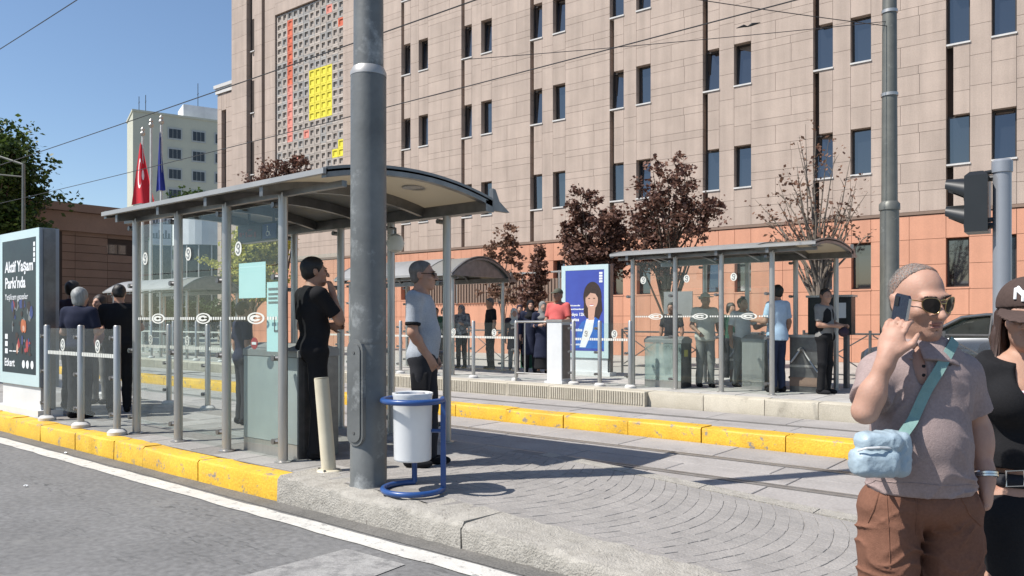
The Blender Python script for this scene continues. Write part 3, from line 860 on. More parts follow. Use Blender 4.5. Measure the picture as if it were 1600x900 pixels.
# ------------------------------------------------------------------ tram shelters
def roof_z(t, rise=.17):
    return rise * (1 - (2 * t - 1) ** 2)
def shelter(label, origin, posts, backs, roof, depth=1.75, rise=.17, eave=2.40, glass=True, group='tram stop shelters', back_glass=()):
    T = thing('tram_shelter', label, 'shelter', origin, group=group)
    xa, xb = roof
    ya, yb = -.22, depth + .05
    def py(t): return ya + (yb - ya) * t
    n = 12
    # curved canopy sheet
    mb = MB()
    top = [(py(i / n), eave + .045 + roof_z(i / n, rise)) for i in range(n + 1)]
    poly = top + [(y, z - .018) for y, z in reversed(top)]
    vs = [(xa, y, z) for y, z in poly] + [(xb, y, z) for y, z in poly]
    N = len(poly); fs = []
    for i in range(N):
        j = (i + 1) % N; fs.append((i, j, N + j, N + i))
    for i in range(n):
        fs.append((i, i + 1, N - 2 - i, N - 1 - i)); fs.append((N + i, N + N - 1 - i, N + N - 2 - i, N + i + 1))
    mb.add(vs, fs); mb.obj('canopy', 'canopy', T, smooth=True)
    # opaque top sheet over all but the last bay
    mb = MB()
    xs_ = xb - .92
    vs = [(xa + .01, y, z + .006) for y, z in top] + [(xs_, y, z + .006) for y, z in top]
    k = n + 1
    mb.add(vs + [(a, b, c + .012) for a, b, c in vs], [(i, i + 1, k + i + 1, k + i) for i in range(n)] + [(2 * k + i, 3 * k + i, 3 * k + i + 1, 2 * k + i + 1) for i in range(n)] +
           [(i, k + i, 3 * k + i, 2 * k + i) for i in (0, n)] + [(i, 2 * k + i, 2 * k + i + 1, i + 1) for i in range(n)] + [(k + i, k + i + 1, 3 * k + i + 1, 3 * k + i) for i in range(n)])
    mb.obj('roof_sheet', 'roof_metal', T, smooth=True)
    def arc_beam(x, w, h, nm, mat, drop=.0):
        mb = MB()
        up = [(y, z - .02 - drop) for y, z in top]; dn = [(y, z - .02 - drop - h) for y, z in top]
        vs = []
        for x_ in (x - w / 2, x + w / 2):
            vs += [(x_, *p) for p in up] + [(x_, *p) for p in dn]
        fs = []
        for i in range(n):
            fs += [(i, i + 1, k + i + 1, k + i), (2 * k + i, 3 * k + i, 3 * k + i + 1, 2 * k + i + 1), (i, 2 * k + i, 2 * k + i + 1, i + 1), (k + i, k + i + 1, 3 * k + i + 1, 3 * k + i)]
        fs += [(0, k, 3 * k, 2 * k), (n, 2 * k + n, 3 * k + n, k + n)]
        mb.add(vs, fs); return mb.obj(nm, mat, T, smooth=False)
    for x in (xa + .03, xb - .03):
        arc_beam(x, .06, .085, 'end_rib', 'steel_dark', drop=-.045)
    for x in posts: arc_beam(x, .05, .10, 'rib', 'steel_dark')
    # eave beams and gutter
    mb = MB(); mb.box(xa, xb, ya - .03, ya + .012, eave + .012, eave + .055); mb.obj('front_eave', 'roof_edge', T)
    mb = MB(); mb.box(xa, xb, yb - .10, yb + .02, eave - .07, eave + .04); mb.obj('gutter', 'steel_dark', T)
    mb = MB(); mb.box(xa + .05, xb - .05, -.025, .025, eave - .055, eave - .005); mb.obj('head_beam', 'steel_dark', T)
    # flared tail plate at the back corner
    for x in (xb - .06, xa + .03):
        mb = MB(); mb.prism([(yb + .02, eave - .05), (yb + .28, eave - .045), (yb + .12, eave + .05), (yb + .06, eave + .16), (yb + .02, eave + .17)], 'x', x, x + .05); mb.obj('tail_plate', 'steel_dark', T)
    # round roof opening plate under the last bay
    mb = MB(); mb.lathe(xb - .45, yb * .5 + .25, [(.11, eave + .13), (.11, eave + .16)], 20); mb.obj('roof_lamp', 'roof_edge', T)
    for row, y in ((posts, 0.0), (backs, depth - .02)):
        for x in row:
            mb = MB(); mb.cyl(x, y, 0, eave - (.02 if y == 0 else .07), .043, n=16); mb.lathe(x, y, [(.075, 0), (.075, .012), (.05, .02)], 16)
            p = mb.obj('post', 'steel', T, smooth=True)
            for z in (.18, .92, 1.64, eave - .12):
                mb = MB(); mb.tube([(x - .085, y - .03, z), (x - .03, y - .0, z)], .020, 8); mb.tube([(x - .088, y - .05, z), (x - .088, y + .03, z)], .026, 10)
                mb.obj('clamp', 'steel_dark', p, smooth=True)
    if glass:
        for i, (a, b) in enumerate(zip(posts[:-1], posts[1:])):
            mb = MB(); mb.box(a + .055, b - .055, -.006, .006, .13, 1.745); mb.obj('glass_panel', 'glass', T)
            mb = MB(); mb.box(a + .055, b - .055, -.006, .006, 1.757, eave - .10); mb.obj('glass_panel', 'glass', T)
            mb = MB(); z = 1.275; x = a + .06
            cx = (a + b) / 2 + .05
            while x < b - .07:
                if abs(x + .012 - cx) > .15: mb.box(x, x + .026, -.010, -.007, z - .014, z + .014)
                x += .042
            mb.obj('dot_strip', 'sticker', T)
            mb = MB(); arc_band(mb, cx, -.009, z, .042, .054, 0, 359.9, 22, .0015, 2.6); arc_band(mb, cx - .01, -.009, z, .012, .030, 20, 340, 12, .0015, 3.0)
            mb.obj('oval_logo', 'sticker', T)
            swan_mark(T, a + .22, -.009, 1.93, .068)
    for a, b in back_glass:
        mb = MB(); mb.box(a + .055, b - .055, depth - .026, depth - .014, .13, 2.05); mb.obj('glass_panel', 'glass', T)
        swan_mark(T, (a + b) / 2, depth - .035, 1.55, .06)
        mb = MB(); x = a + .07
        while x < b - .07: mb.box(x, x + .026, depth - .031, depth - .028, 1.26, 1.29); x += .042
        mb.obj('dot_strip', 'sticker', T)
    return T

sh1 = shelter('grey steel and glass tram shelter with curved roof right behind the thick pole', (-8.61, 4.0, .197), [0, .92, 1.84, 2.76], [.47, 1.38, 2.25, 3.10], (-.30, 3.66), rise=.125, back_glass=((.47, 1.38),))
sh2 = shelter('grey tram shelter across the tracks with four men standing under it', (-7.10, 12.25, .247), [0, .85, 1.70, 2.56], [.6, 1.45, 2.35, 3.05], (-.34, 3.32), eave=2.36, rise=.11)
sh3 = shelter('tram shelter with dark rounded gable end behind the grey-shirted man', (-15.2, 12.35, .247), [0, 1.2, 2.4, 3.5], [.2, 1.8, 3.5], (-.35, 3.7), eave=2.18, rise=.42, glass=False)
sh4 = shelter('tram shelter farthest left across the tracks, pale roof seen through glass', (-28.3, 12.35, .247), [0, 1.7, 3.4, 5.1], [.2, 2.6, 5.1], (-.35, 5.3), eave=2.18, rise=.40, glass=False)
sh5 = shelter('tram shelter roof corner peeking over the left advertising panel', (-21.2, 4.0, .197), [0, .92, 1.84, 2.76], [.47, 1.38, 2.25, 3.10], (-.30, 3.66), eave=2.65, rise=.3)
for sh, n in ((sh3, 3.7), (sh4, 5.3)):
    # filled gable
    mb = MB(); e = 2.18; rs = .42 if sh is sh3 else .40
    mb.prism([(-.22 + 2.02 * i / 12, e + .02 + roof_z(i / 12, rs)) for i in range(13)], 'x', n - .09, n - .075); mb.obj('gable_panel', 'steel_dark', sh)

def wheelchair(parent, x, y, z, s, mat):
    mb = MB(); arc_band(mb, x, y, z, .30 * s, .40 * s, 100, 400, 16, .001)
    mb.prism([(x - .10 * s, z + .85 * s), (x + .04 * s, z + .85 * s), (x + .06 * s, z + .25 * s), (x - .08 * s, z + .25 * s)], 'y', y - .001, y + .001)
    mb.prism([(x - .05 * s, z + .32 * s), (x + .45 * s, z + .32 * s), (x + .72 * s, z - .34 * s), (x + .58 * s, z - .38 * s), (x + .36 * s, z + .18 * s), (x - .05 * s, z + .18 * s)], 'y', y - .0013, y + .0013)
    disc(mb, x - .03 * s, y, z + 1.02 * s, .12 * s, .12 * s, 12, .001)
    return mb.obj('wheelchair_symbol', mat, parent)

led = thing('information_board', 'small dark red hanging display board with wheelchair symbol under shelter roof', 'display', (-7.97, 4.9, 2.33))
mb = MB(); mb.box(0, .78, -.05, .05, 0, .20); mb.obj('housing', 'plastic_black', led)
mb = MB(); mb.box(.02, .48, -.056, -.051, .02, .18); lb = mb.obj('screen', 'led_board', led)
for q in ((.04, .07, .05, .10), (.11, .09, .03, .05), (.17, .06, .03, .11), (.22, .06, .08, .05), (.22, .13, .08, .03), (.34, .05, .04, .12)):
    mb = MB(); mb.box(q[0], q[0] + q[2], -.0585, -.0565, q[1], q[1] + q[3] * .5); mb.obj('led_segment', 'led_text', lb)
mb = MB(); mb.box(.50, .76, -.056, -.051, .02, .18); lb = mb.obj('pictogram_panel', 'ink_navy', led)
wheelchair(lb, .60, -.058, .075, .075, 'ink_white')
for x in (.15, .63):
    mb = MB(); mb.cyl(x, 0, .20, .42, .015, n=8); mb.obj('hanger', 'steel_dark', led)

clk = thing('round_globe', 'round pale globe hanging from bracket on the shelter back post', 'lamp', (-6.17, 5.62, 2.28))  # round hung fitting, built as a plain pale globe
mb = MB(); mb.lathe(0, 0, [(.02, -.10), (.075, -.075), (.10, 0), (.075, .075), (.03, .10)], 20); mb.obj('globe', 'sticker', clk, smooth=True)
mb = MB(); mb.tube([(0, 0, .09), (0, 0, .16), (-.14, .05, .18)], .014, 8); mb.obj('bracket', 'steel_dark', clk)

# paper notices on the shelter glass
def notice(label, x0, x1, z0, z1, y, lines):
    t = thing('paper_notice', label, 'notice', (x0, y, z0))
    w, h = x1 - x0, z1 - z0
    mb = MB(); mb.box(0, w, -.003, .0, 0, h); mb.obj('sheet', 'paper_cyan', t)
    for i, (fx, fz, fw, fh) in enumerate(lines):
        mb = MB(); mb.box(fx * w, (fx + fw) * w, -.0055, -.0032, fz * h, (fz + fh) * h); mb.obj('print_line', 'ink_grey', t)
    return t
notice('blank pale cyan sheet taped inside the near shelter glass', -6.60, -6.16, 1.66, 1.99, 4.03, [])
nt_ = notice('narrow pale blue poster with dark lines beside the blank sheet', -6.14, -5.91, 1.17, 1.80, 4.03, [(.12, .88, .7, .035), (.12, .81, .76, .03), (.12, .75, .6, .03), (.12, .69, .72, .03), (.5, .30, .06, .2), (.5, .28, .3, .03), (.74, .30, .06, .12)])
ns = thing('stop_sign_sticker', 'small round red and white sticker on the cabinet by the black-shirted man', 'sticker', (-6.33, 4.02, 1.24))
mb = MB(); disc(mb, 0, 0, 0, .055, .055, 24, .002); mb.obj('red_disc', 'ink_red', ns)
mb = MB(); mb.box(-.035, .035, -.0045, -.0022, -.012, .012); mb.obj('white_bar', 'ink_white', ns)

# gate cabinets
def cabinet(label, loc, w, d, h, glass=True, rz=0.0, clear=False):
    t = thing('gate_cabinet', label, 'cabinet', loc, rz, group='ticket gate cabinets')
    mb = MB(); mb.box(0 if not clear else w * .78, w, .02, d, 0, h - .12); mb.obj('body', 'steel_dark', t)
    mb = MB(); mb.prism([(0, h - .118), (d, h - .118), (d, h - .05), (d * .6, h), (d * .3, h), (0, h - .06)], 'x', -.015, w + .015); mb.obj('top', 'roof_metal', t)
    mb = MB(); mb.box(.0, w, .0, .017, 0, .13); mb.obj('plinth', 'steel', t)
    mb = MB(); mb.box(.0, w, .0, .015, .135, h - .125); mb.obj('front_panel', 'glass_frost' if clear else 'cab_panel' if glass else 'steel', t)
    if clear:
        mb = MB(); mb.cyl(w * .2, d * .5, 0, h - .12, .03, n=10); mb.obj('stem', 'steel', t)
    mb = MB(); mb.box(w + .002, w + .010, d * .15, d * .85, .05, h - .2); sp_ = mb.obj('side_panel', 'steel_dark', t)
    mb = MB(); mb.box(w + .011, w + .013, d * .25, d * .6, h - .36, h - .24); mb.obj('warning_label', 'label_yellow', sp_)
    return t
cabinet('tall grey gate cabinet with frosted front beside the black-shirted man', (-6.70, 4.14, .197), .86, .46, 1.04)
cabinet('grey gate cabinet with glassy sloping top at left under the far shelter', (-6.95, 12.42, .247), .72, .42, .92, clear=True)
cabinet('grey gate cabinet between the light-shirted and blue-shirted men', (-5.35, 13.0, .247), .40, .7, .95, glass=False)

def turnstile(label, loc):
    t = thing('turnstile', label, 'turnstile', loc, group='tripod turnstiles')
    mb = MB(); mb.box(0, .55, 0, .28, 0, .92); mb.obj('body', 'steel_dark', t)
    mb = MB(); mb.box(-.02, .57, -.02, .30, .921, .965); mb.obj('lid', 'steel', t)
    mb = MB(); mb.box(0, .55, -.012, -.001, .42, .46); mb.obj('trim', 'steel', t); mb = MB(); mb.box(0, .55, -.012, -.001, .1, .25); mb.obj('kick_plate', 'brown_stone', t)
    for e in ((.50, -.12, .35), (.25, -.30, .72), (.05, -.10, .5)):
        mb = MB(); mb.tube([(.2, -.02, .74), e], .02, 8); mb.obj('arm', 'steel', t, smooth=True)
    mb = MB(); mb.cyl(.62, .1, 0, 1.0, .035, n=12); mb.obj('end_post', 'steel', t, smooth=True)
    return t
turnstile('tripod turnstile between the blue-shirted man and the man in a vest', (-4.55, 13.1, .247))
turnstile('tripod turnstile behind the man in the straw hat', (-6.15, 14.35, .247))
vs_ = thing('ticket_machine', 'small dark ticket machine with white notice on stand behind the blue-shirted man', 'machine', (-4.62, 14.25, .247))
mb = MB(); mb.box(0, .75, 0, .25, .95, 1.62); mb.obj('housing', 'plastic_black', vs_)
for q in (.05, .6):
    mb = MB(); mb.box(q, q + .07, .05, .2, 0, .95); mb.obj('stand_leg', 'steel_dark', vs_)
mb = MB(); mb.box(.46, .66, -.008, -.001, 1.25, 1.52); mb.obj('notice', 'ink_white', vs_)
mb = MB(); mb.box(-.03, .78, -.03, .28, 1.621, 1.66); mb.obj('hood', 'steel', vs_)
mb = MB(); mb.box(.12, .40, -.008, -.001, 1.22, 1.5); mb.obj('screen', 'window_glass', vs_)

# ------------------------------------------------------------------ glass balustrades along both platforms
def balustrade(label, xs, y, z, h=1.2, strip=.86, marks=True, group='glass balustrades'):
    t = thing('glass_balustrade', label, 'railing', (xs[0], y, z), group=group)
    xs = [x - xs[0] for x in xs]
    for x in xs:
        mb = MB(); mb.lathe(x, 0, [(.10, 0), (.10, .035), (.075, .06), (.042, .065)], 16); mb.obj('foot', 'sill_white', t, smooth=True)
        mb = MB(); mb.lathe(x, 0, [(.038, .06), (.038, h - .012), (.030, h)], 14); p = mb.obj('post', 'steel', t, smooth=True)
        for zz in (.22, .62, h - .14):
            mb = MB(); mb.tube([(x - .08, -.035, zz), (x - .02, 0, zz)], .018, 8); mb.tube([(x - .075, -.05, zz), (x - .075, .03, zz)], .024, 10); mb.obj('clamp', 'steel_dark', p, smooth=True)
    for a, b in zip(xs[:-1], xs[1:]):
        mb = MB(); mb.box(a + .05, b - .05, -.005, .005, .16, h - .04); mb.obj('glass_panel', 'glass_clear', t)
        mb = MB(); x = a + .05
        while x < b - .06: mb.box(x, x + .034, -.009, -.006, strip - .022, strip + .022); x += .046
        mb.obj('dash_strip', 'sticker', t)
        if marks: swan_mark(t, a + (b - a) * .5, -.008, h - .24, .075)
    return t
balustrade('low glass balustrade between the left advertising panel and the near shelter', [-10.62, -9.62, -8.68], 3.82, .197)
balustrade('glass balustrade beside the near shelter along the track side, far left', [-13.4, -12.3, -11.2, -10.1, -9.2], 5.68, .197)
balustrade('glass balustrade on the far platform in front of the black-shirted man', [-16.3, -15.2, -14.1, -13.0, -11.9, -10.77, -9.62], 12.0, .247)
balustrade('short glass balustrade in front of the blue poster', [-8.2, -7.62, -6.98], 11.95, .247)
balustrade('long glass balustrade on the far platform at far left', [-29, -27.6, -26.2, -24.8, -23.4, -22, -20.6, -19.2], 12.0, .247, marks=False)
# tubular hoop gate and white validator pillar
hg = thing('hoop_rail', 'bare steel tube hoop gate left of the white pillar', 'railing', (-9.56, 11.92, .247))
mb = MB(); mb.tube([(0, 0, 0), (0, 0, 1.14), (.03, 0, 1.18), (.78, 0, 1.18), (.80, 0, 1.18)], .022, 10); mb.obj('hoop', 'steel', hg, smooth=True)
mb = MB(); mb.tube([(0, 0, .17), (.8, 0, .17)], .014, 8); mb.tube([(.22, 0, .17), (.22, 0, 1.16)], .014, 8); mb.obj('bars', 'steel', hg)
vp = thing('validator_pillar', 'white metal pillar box in front of the man in the red shirt', 'pillar', (-8.78, 11.9, .247))
mb = MB(); mb.box(0, .34, 0, .30, 0, 1.18); mb.obj('case', 'panel_white', vp)
mb = MB(); mb.box(-.015, .355, -.015, .315, 1.181, 1.225); mb.obj('cap', 'steel', vp)
mb = MB(); mb.box(.341, .35, .03, .27, .1, 1.12); mb.obj('side_plate', 'steel_dark', vp)
mb = MB(); mb.box(-.04, .38, -.04, .34, 0, .05); mb.obj('base', 'panel_white', vp)

# ------------------------------------------------------------------ advertising light boxes
def lightbox(label, loc, w, h, rz=0.0):
    t = thing('advertising_panel', label, 'billboard', loc, rz)
    d = .24
    mb = MB(); mb.box(.03, w - .03, .03, d - .03, .0, .38); mb.obj('plinth', 'panel_white', t)
    mb = MB(); mb.box(-.05, w + .05, -.03, d + .03, -.001, .09); mb.obj('base', 'panel_white', t)
    mb = MB(); mb.box(0, w, .012, d, .385, h); mb.obj('case', 'panel_grey', t)
    b = .10; mb = MB()
    mb.box(0, b, 0, .011, .39, h); mb.box(w - b, w, 0, .011, .39, h); mb.box(b, w - b, 0, .011, h - b * 1.1, h); mb.box(b, w - b, 0, .011, .39, .39 + b * 1.5)
    mb.obj('frame', 'panel_cyan', t)
    mb = MB(); mb.box(w + .001, w + .02, .05, d - .05, .02, h - .01); mb.obj('side_rib', 'steel_dark', t)
    return t
lb1 = lightbox('white framed light box with dark poster at the left kerb', (-12.42, 3.86, .197), 1.42, 2.46)
mb = MB(); mb.box(.10, 1.32, .004, .010, .545, 2.34); ps = mb.obj('poster', 'poster_dark', lb1)
def decal(name, poly, y, mat, parent):
    mb = MB(); mb.prism(poly, 'y', y - .0012, y); return mb.obj(name, mat, parent)
text_on('lettering', 'Aktif Yaşam', .205, 'ink_white', ps, (.20, .002, 1.92), bold=.006)
text_on('lettering', "Parkı'nda", .205, 'ink_white', ps, (.20, .002, 1.70), bold=.006)
text_on('lettering', 'Yeşilcem gezesler', .115, 'ink_white', ps, (.20, .002, 1.54))
text_on('lettering', 'Etkert', .15, 'ink_white', ps, (.18, .002, .63), bold=.003)
r2 = random.Random(4)
def blob(x, z, w, h, mt, y):
    decal('poster_shape', [(x + w * .5 + w * .5 * math.cos(a * .52) * r2.uniform(.6, 1), z + h * .5 + h * .5 * math.sin(a * .52) * r2.uniform(.6, 1)) for a in range(12)], y, mt, ps)
blob(.68, 1.40, .30, .16, 'ink_navy', .0034)
for i in range(34):
    x, z = r2.uniform(.42, 1.10), r2.uniform(.74, 1.42)
    w, h = r2.uniform(.04, .16), r2.uniform(.04, .20)
    blob(min(x, 1.28 - w), z, w, h, r2.choice(('ink_grey', 'ink_grey', 'poster_dark', 'ink_navy', 'ink_hair', 'ink_hair', 'ink_red')), .0036 - i * .00006)
blob(.76, 1.06, .26, .24, 'ink_orange', .0014); blob(.84, 1.10, .10, .10, 'ink_skin', .0010); blob(.96, .82, .10, .20, 'ink_red', .0014); blob(.62, .80, .08, .16, 'ink_skin', .0014)
for i in range(3):
    decal('poster_icon', [(.20, .80 + i * .10), (.30, .80 + i * .10), (.30, .87 + i * .10), (.20, .87 + i * .10)], .003, 'ink_white', ps)
decal('poster_icon', [(.36, .83), (.70, .83), (.70, .845), (.36, .845)], .003, 'ink_white', ps)
for cx in (.88, 1.02, 1.18):
    mb = MB(); disc(mb, cx, .002, .67, .05, .055, 14, .001); mb.obj('poster_logo', 'ink_white', ps)
for i in range(4):
    decal('poster_icon', [(1.22, 2.02 + i * .07), (1.28, 2.02 + i * .07), (1.28, 2.075 + i * .07), (1.22, 2.075 + i * .07)], .003, 'ink_white', ps)

lb2 = lightbox('white framed light box with blue poster of a smiling woman on the far platform', (-9.93, 14.0, .247), 1.16, 2.42, math.radians(5))
mb = MB(); mb.box(.10, 1.06, .004, .010, .545, 2.31); ps = mb.obj('poster', 'poster_blue', lb2)
def ell(cx, cz, rx, rz, a0=0, a1=360, n=24):
    return [(cx + rx * math.cos(math.radians(a0 + (a1 - a0) * i / n)), cz + rz * math.sin(math.radians(a0 + (a1 - a0) * i / n))) for i in range(n + (a1 - a0 < 360))]
_dec0 = decal
def decal(name, poly, y, mat, parent):
    if name.startswith('portrait'): poly = [(min(1.056, .80 + (x_ - .82) * 1.22), max(.55, .62 + (z_ - .62) * 1.10)) for x_, z_ in poly]
    return _dec0(name, poly, y, mat, parent)
decal('portrait_hair', ell(.80, 1.62, .185, .30), .0035, 'ink_hair', ps)
decal('portrait_hair', [(.63, 1.60), (.62, 1.28), (.70, 1.18), (.93, 1.18), (1.0, 1.35), (.98, 1.6)], .0034, 'ink_hair', ps)
decal('portrait_jacket', [(.46, .60), (.50, .98), (.58, 1.12), (.74, 1.22), (.86, 1.22), (1.02, 1.10), (1.055, 1.0), (1.055, .60)], .0030, 'ink_blue', ps)
decal('portrait_blouse', [(.68, 1.18), (.84, 1.20), (.80, .95), (.66, .62), (.54, .62), (.62, .95)], .0024, 'ink_white', ps)
decal('portrait_neck', [(.72, 1.16), (.83, 1.17), (.86, 1.40), (.71, 1.40)], .0022, 'ink_skin', ps)
decal('portrait_face', ell(.785, 1.56, .125, .195), .0018, 'ink_skin', ps)
decal('portrait_fringe', [(.67, 1.60), (.68, 1.74), (.78, 1.80), (.90, 1.75), (.91, 1.60), (.86, 1.68), (.76, 1.70)], .0012, 'ink_hair', ps)
for ex in (.735, .835): decal('portrait_eye', ell(ex, 1.59, .022, .010, n=10), .0010, 'ink_hair', ps)
decal('portrait_mouth', ell(.785, 1.455, .042, .016, n=12), .0010, 'ink_white', ps)
decal('portrait_lips', ell(.785, 1.468, .046, .008, n=12), .0008, 'ink_lips', ps)
text_on('lettering', 'Tadıyo 12k', .092, 'ink_white', ps, (.16, .002, 1.31), bold=.003)
r2 = random.Random(8)
for (x, z, w, h) in ((.14, 1.52, .34, .035), (.14, 1.44, .42, .035), (.21, 1.19, .24, .07), (.23, 1.08, .13, .07), (.25, .97, .29, .07), (.14, .66, .14, .03), (.34, .66, .14, .05)):
    q = x
    while q < x + w - .01:
        e_ = min(x + w, q + r2.uniform(.018, .035)); decal('print_mark', [(q, z), (e_, z), (e_, z + h * r2.choice((.7, .75, 1.0))), (q, z + h * .7)], .002, 'ink_white', ps); q = e_ + .008
for i in range(4):
    decal('poster_icon', [(.94, 2.03 + i * .06), (1.02, 2.03 + i * .06), (1.02, 2.075 + i * .06), (.94, 2.075 + i * .06)], .003, 'ink_white', ps)

# ------------------------------------------------------------------ thick pole, bollard, litter bin
pole = thing('catenary_pole', 'thick grey galvanised pole standing between the two men at the near shelter', 'pole', (-4.55, 3.87, .19))
mb = MB(); mb.lathe(0, 0, [(.150, 0), (.139, .02), (.1365, 1.6), (.135, 3.12)], 40); mb.obj('lower_tube', 'galv', pole, smooth=True)
mb = MB(); mb.lathe(0, 0, [(.137, 3.121), (.137, 3.15), (.119, 3.19)], 40); mb.obj('collar', 'roof_edge', pole, smooth=True)
mb = MB(); mb.lathe(0, 0, [(.114, 3.18), (.108, 5.2), (.10, 8.0)], 36); mb.obj('upper_tube', 'galv', pole, smooth=True)
mb = MB(); mb.lathe(0, 0, [(.1385, 1.085), (.139, 1.095), (.1385, 1.105)], 32); mb.obj('weld_band', 'galv', pole, smooth=True)
def stadium(w, h, n=10):
    r = w / 2
    return [(r * math.cos(math.pi * i / n), h / 2 - r + r * math.sin(math.pi * i / n)) for i in range(n + 1)] + [(-r * math.cos(math.pi * i / n), -(h / 2 - r) - r * math.sin(math.pi * i / n)) for i in range(n + 1)]
hr = CAM_YAW - math.radians(33)
hm = Matrix.Rotation(hr, 4, 'Z')
mb = MB(); mb.prism(stadium(.160, .80), 'y', -.148, -.10)
hp = mb.obj('hatch_frame', 'galv', pole, loc=(0, 0, .72), rot=(0, 0, hr))
mb = MB(); mb.prism(stadium(.120, .74), 'y', -.158, -.1485); mb.obj('hatch_cover', 'galv', hp)
for zz in (.30, -.30):
    mb = MB(); mb.tube([(0, -.158, zz), (0, -.163, zz)], .011, 8); mb.obj('bolt', 'steel_dark', hp)

bo = thing('bollard', 'leaning cream painted steel bollard on the kerb beside the thick pole', 'bollard', (-5.20, 4.0, .195))
ax = Vector((-math.sin(CAM_YAW + math.pi / 2) * 0 + math.cos(CAM_YAW), math.sin(CAM_YAW), 0))  # image right
lean = ax * -.064
mb = MB(); mb.tube([(0, 0, 0), tuple(Vector((0, 0, .775)) + lean)], .060, 24); mb.obj('tube', 'beige_paint', bo, smooth=True)
e = Vector((0, 0, .775)) + lean
mb = MB(); mb.tube([tuple(e), tuple(e + Vector((-.001, 0, .008)))], .057, 24); mb.obj('cap', 'beige_paint', bo)
mb = MB(); mb.lathe(0, 0, [(.105, 0), (.10, .012), (.085, .02), (.07, .022)], 20); mb.obj('flange', 'beige_paint', bo, smooth=True)
for i in range(4):
    mb = MB(); mb.cyl(.088 * math.cos(i * 1.57 + .5), .088 * math.sin(i * 1.57 + .5), .012, .03, .010, n=6); mb.obj('bolt', 'steel_dark', bo)

bn = thing('litter_bin', 'white cylindrical litter bin hung in a blue bent tube frame', 'litter bin', (-4.12, 3.93, .192), CAM_YAW)
def arcpts(r, a0, a1, z, n=22, dz=0.0):
    return [(r * math.cos(math.radians(a0 + (a1 - a0) * i / n)), r * math.sin(math.radians(a0 + (a1 - a0) * i / n)), z + dz * i / n) for i in range(n + 1)]
R_ = .222
path = arcpts(R_, 95, 350, .025)
path += [(R_ * .995, -.03, .032), (R_, -.02, .06), (R_, -.02, .35), (R_, -.02, .655)]
fr_ = MB(); fr_.tube([(-.02, R_, .24), (-.02, R_, .06), (-.02, R_, .03)] + path, .021, 12); fr_.obj('lower_frame', 'blue_paint', bn, smooth=True)
fr_ = MB(); fr_.tube([(R_, -.02, .40), (R_, -.02, .665), (R_ * .98, -.04, .685)] + arcpts(R_, 345, 120, .675), .0215, 12); fr_.obj('hoop', 'blue_paint', bn, smooth=True)
fr_ = MB(); fr_.box(R_ - .018, R_ + .018, -.045, .005, .05, .68); fr_.obj('upright', 'blue_paint', bn)
mb = MB(); mb.lathe(-.005, .0, [(.128, .235), (.134, .24), (.137, .25), (.143, .70), (.149, .712), (.149, .728), (.143, .73), (.135, .725), (.133, .55), (.05, .54)], 36); mb.obj('drum', 'bin_white', bn, smooth=True)
mb = MB(); r2 = random.Random(2); prof = []
for i in range(26):
    a = 2 * math.pi * i / 26; prof.append((-.005 + .128 * math.cos(a), .128 * math.sin(a), .69 + r2.uniform(-.02, .045)))
mb.add(prof + [(0, 0, .60)], [(i, (i + 1) % 26, 26) for i in range(26)]); mb.obj('bin_liner', 'bin_bag', bn)
mb = MB(); mb.tube([(-.02, R_, .24), (-.02, .1, .245)], .014, 8); mb.tube([(R_, -.02, .45), (.13, -.01, .45)], .014, 8); mb.obj('bracket', 'blue_paint', bn)
# ------------------------------------------------------------------ second pole, signals, lamps, flags, wires
p2 = thing('catenary_pole', 'weathered grey pole with collar behind the man on the phone', 'pole', (-3.10, 13.58, .247))
mb = MB(); mb.lathe(0, 0, [(.16, 0), (.146, .02), (.143, 3.02)], 24); mb.obj('lower_tube', 'galv_far', p2, smooth=True)
mb = MB(); mb.lathe(0, 0, [(.158, 3.0), (.158, 3.10), (.125, 3.14)], 24); mb.obj('collar', 'galv_far', p2, smooth=True)
mb = MB(); mb.lathe(0, 0, [(.122, 3.12), (.112, 5.4), (.10, 8.6)], 24); mb.obj('upper_tube', 'galv_far', p2, smooth=True)
for z, r in ((4.85, .119), (6.2, .112)):
    mb = MB(); mb.lathe(0, 0, [(r, z), (r + .012, z), (r + .012, z + .05), (r, z + .05)], 20); mb.obj('clamp_band', 'steel', p2, smooth=True)

sg = thing('traffic_signal', 'black two-lamp signal head with long hoods on a pale grey post', 'traffic light', (-.71, 6.24, .0), CAM_YAW - math.radians(37))
mb = MB(); mb.cyl(0, 0, 0, 2.50, .056, n=24); mb.obj('post', 'panel_grey', sg, smooth=True)
mb = MB(); mb.lathe(0, 0, [(.064, 2.47), (.064, 2.545), (.05, 2.56)], 24); mb.obj('cap', 'panel_grey', sg, smooth=True)
mb = MB(); mb.cbox(-.215, -.075, -.11, .11, 2.065, 2.485, c=.03); hd = mb.obj('head', 'plastic_black', sg)
for z in (2.365, 2.175):
    mb = MB(); n = 14; vs = []; fs = []
    for (xx, cut) in ((-.21, 0), (-.335, 1)):
        for rr in (.092, .085):
            for i in range(n + 1):
                a = math.radians(-35 + 250 * i / n) if not cut else math.radians(10 + 160 * i / n)
                vs.append((xx, rr * math.cos(a), z + rr * math.sin(a)))
    k = n + 1
    for i in range(n):
        fs += [(i, i + 1, 2 * k + i + 1, 2 * k + i), (k + i, 3 * k + i, 3 * k + i + 1, k + i + 1), (2 * k + i, 2 * k + i + 1, 3 * k + i + 1, 3 * k + i)]
    fs += [(0, 2 * k, 3 * k, k), (n, k + n, 3 * k + n, 2 * k + n)]
    mb.add(vs, fs); mb.obj('hood', 'plastic_black', hd, smooth=True)
    mb = MB(); mb.tube([(-.216, 0, z), (-.224, 0, z)], .085, 20); mb.obj('lens', 'window_glass', hd)
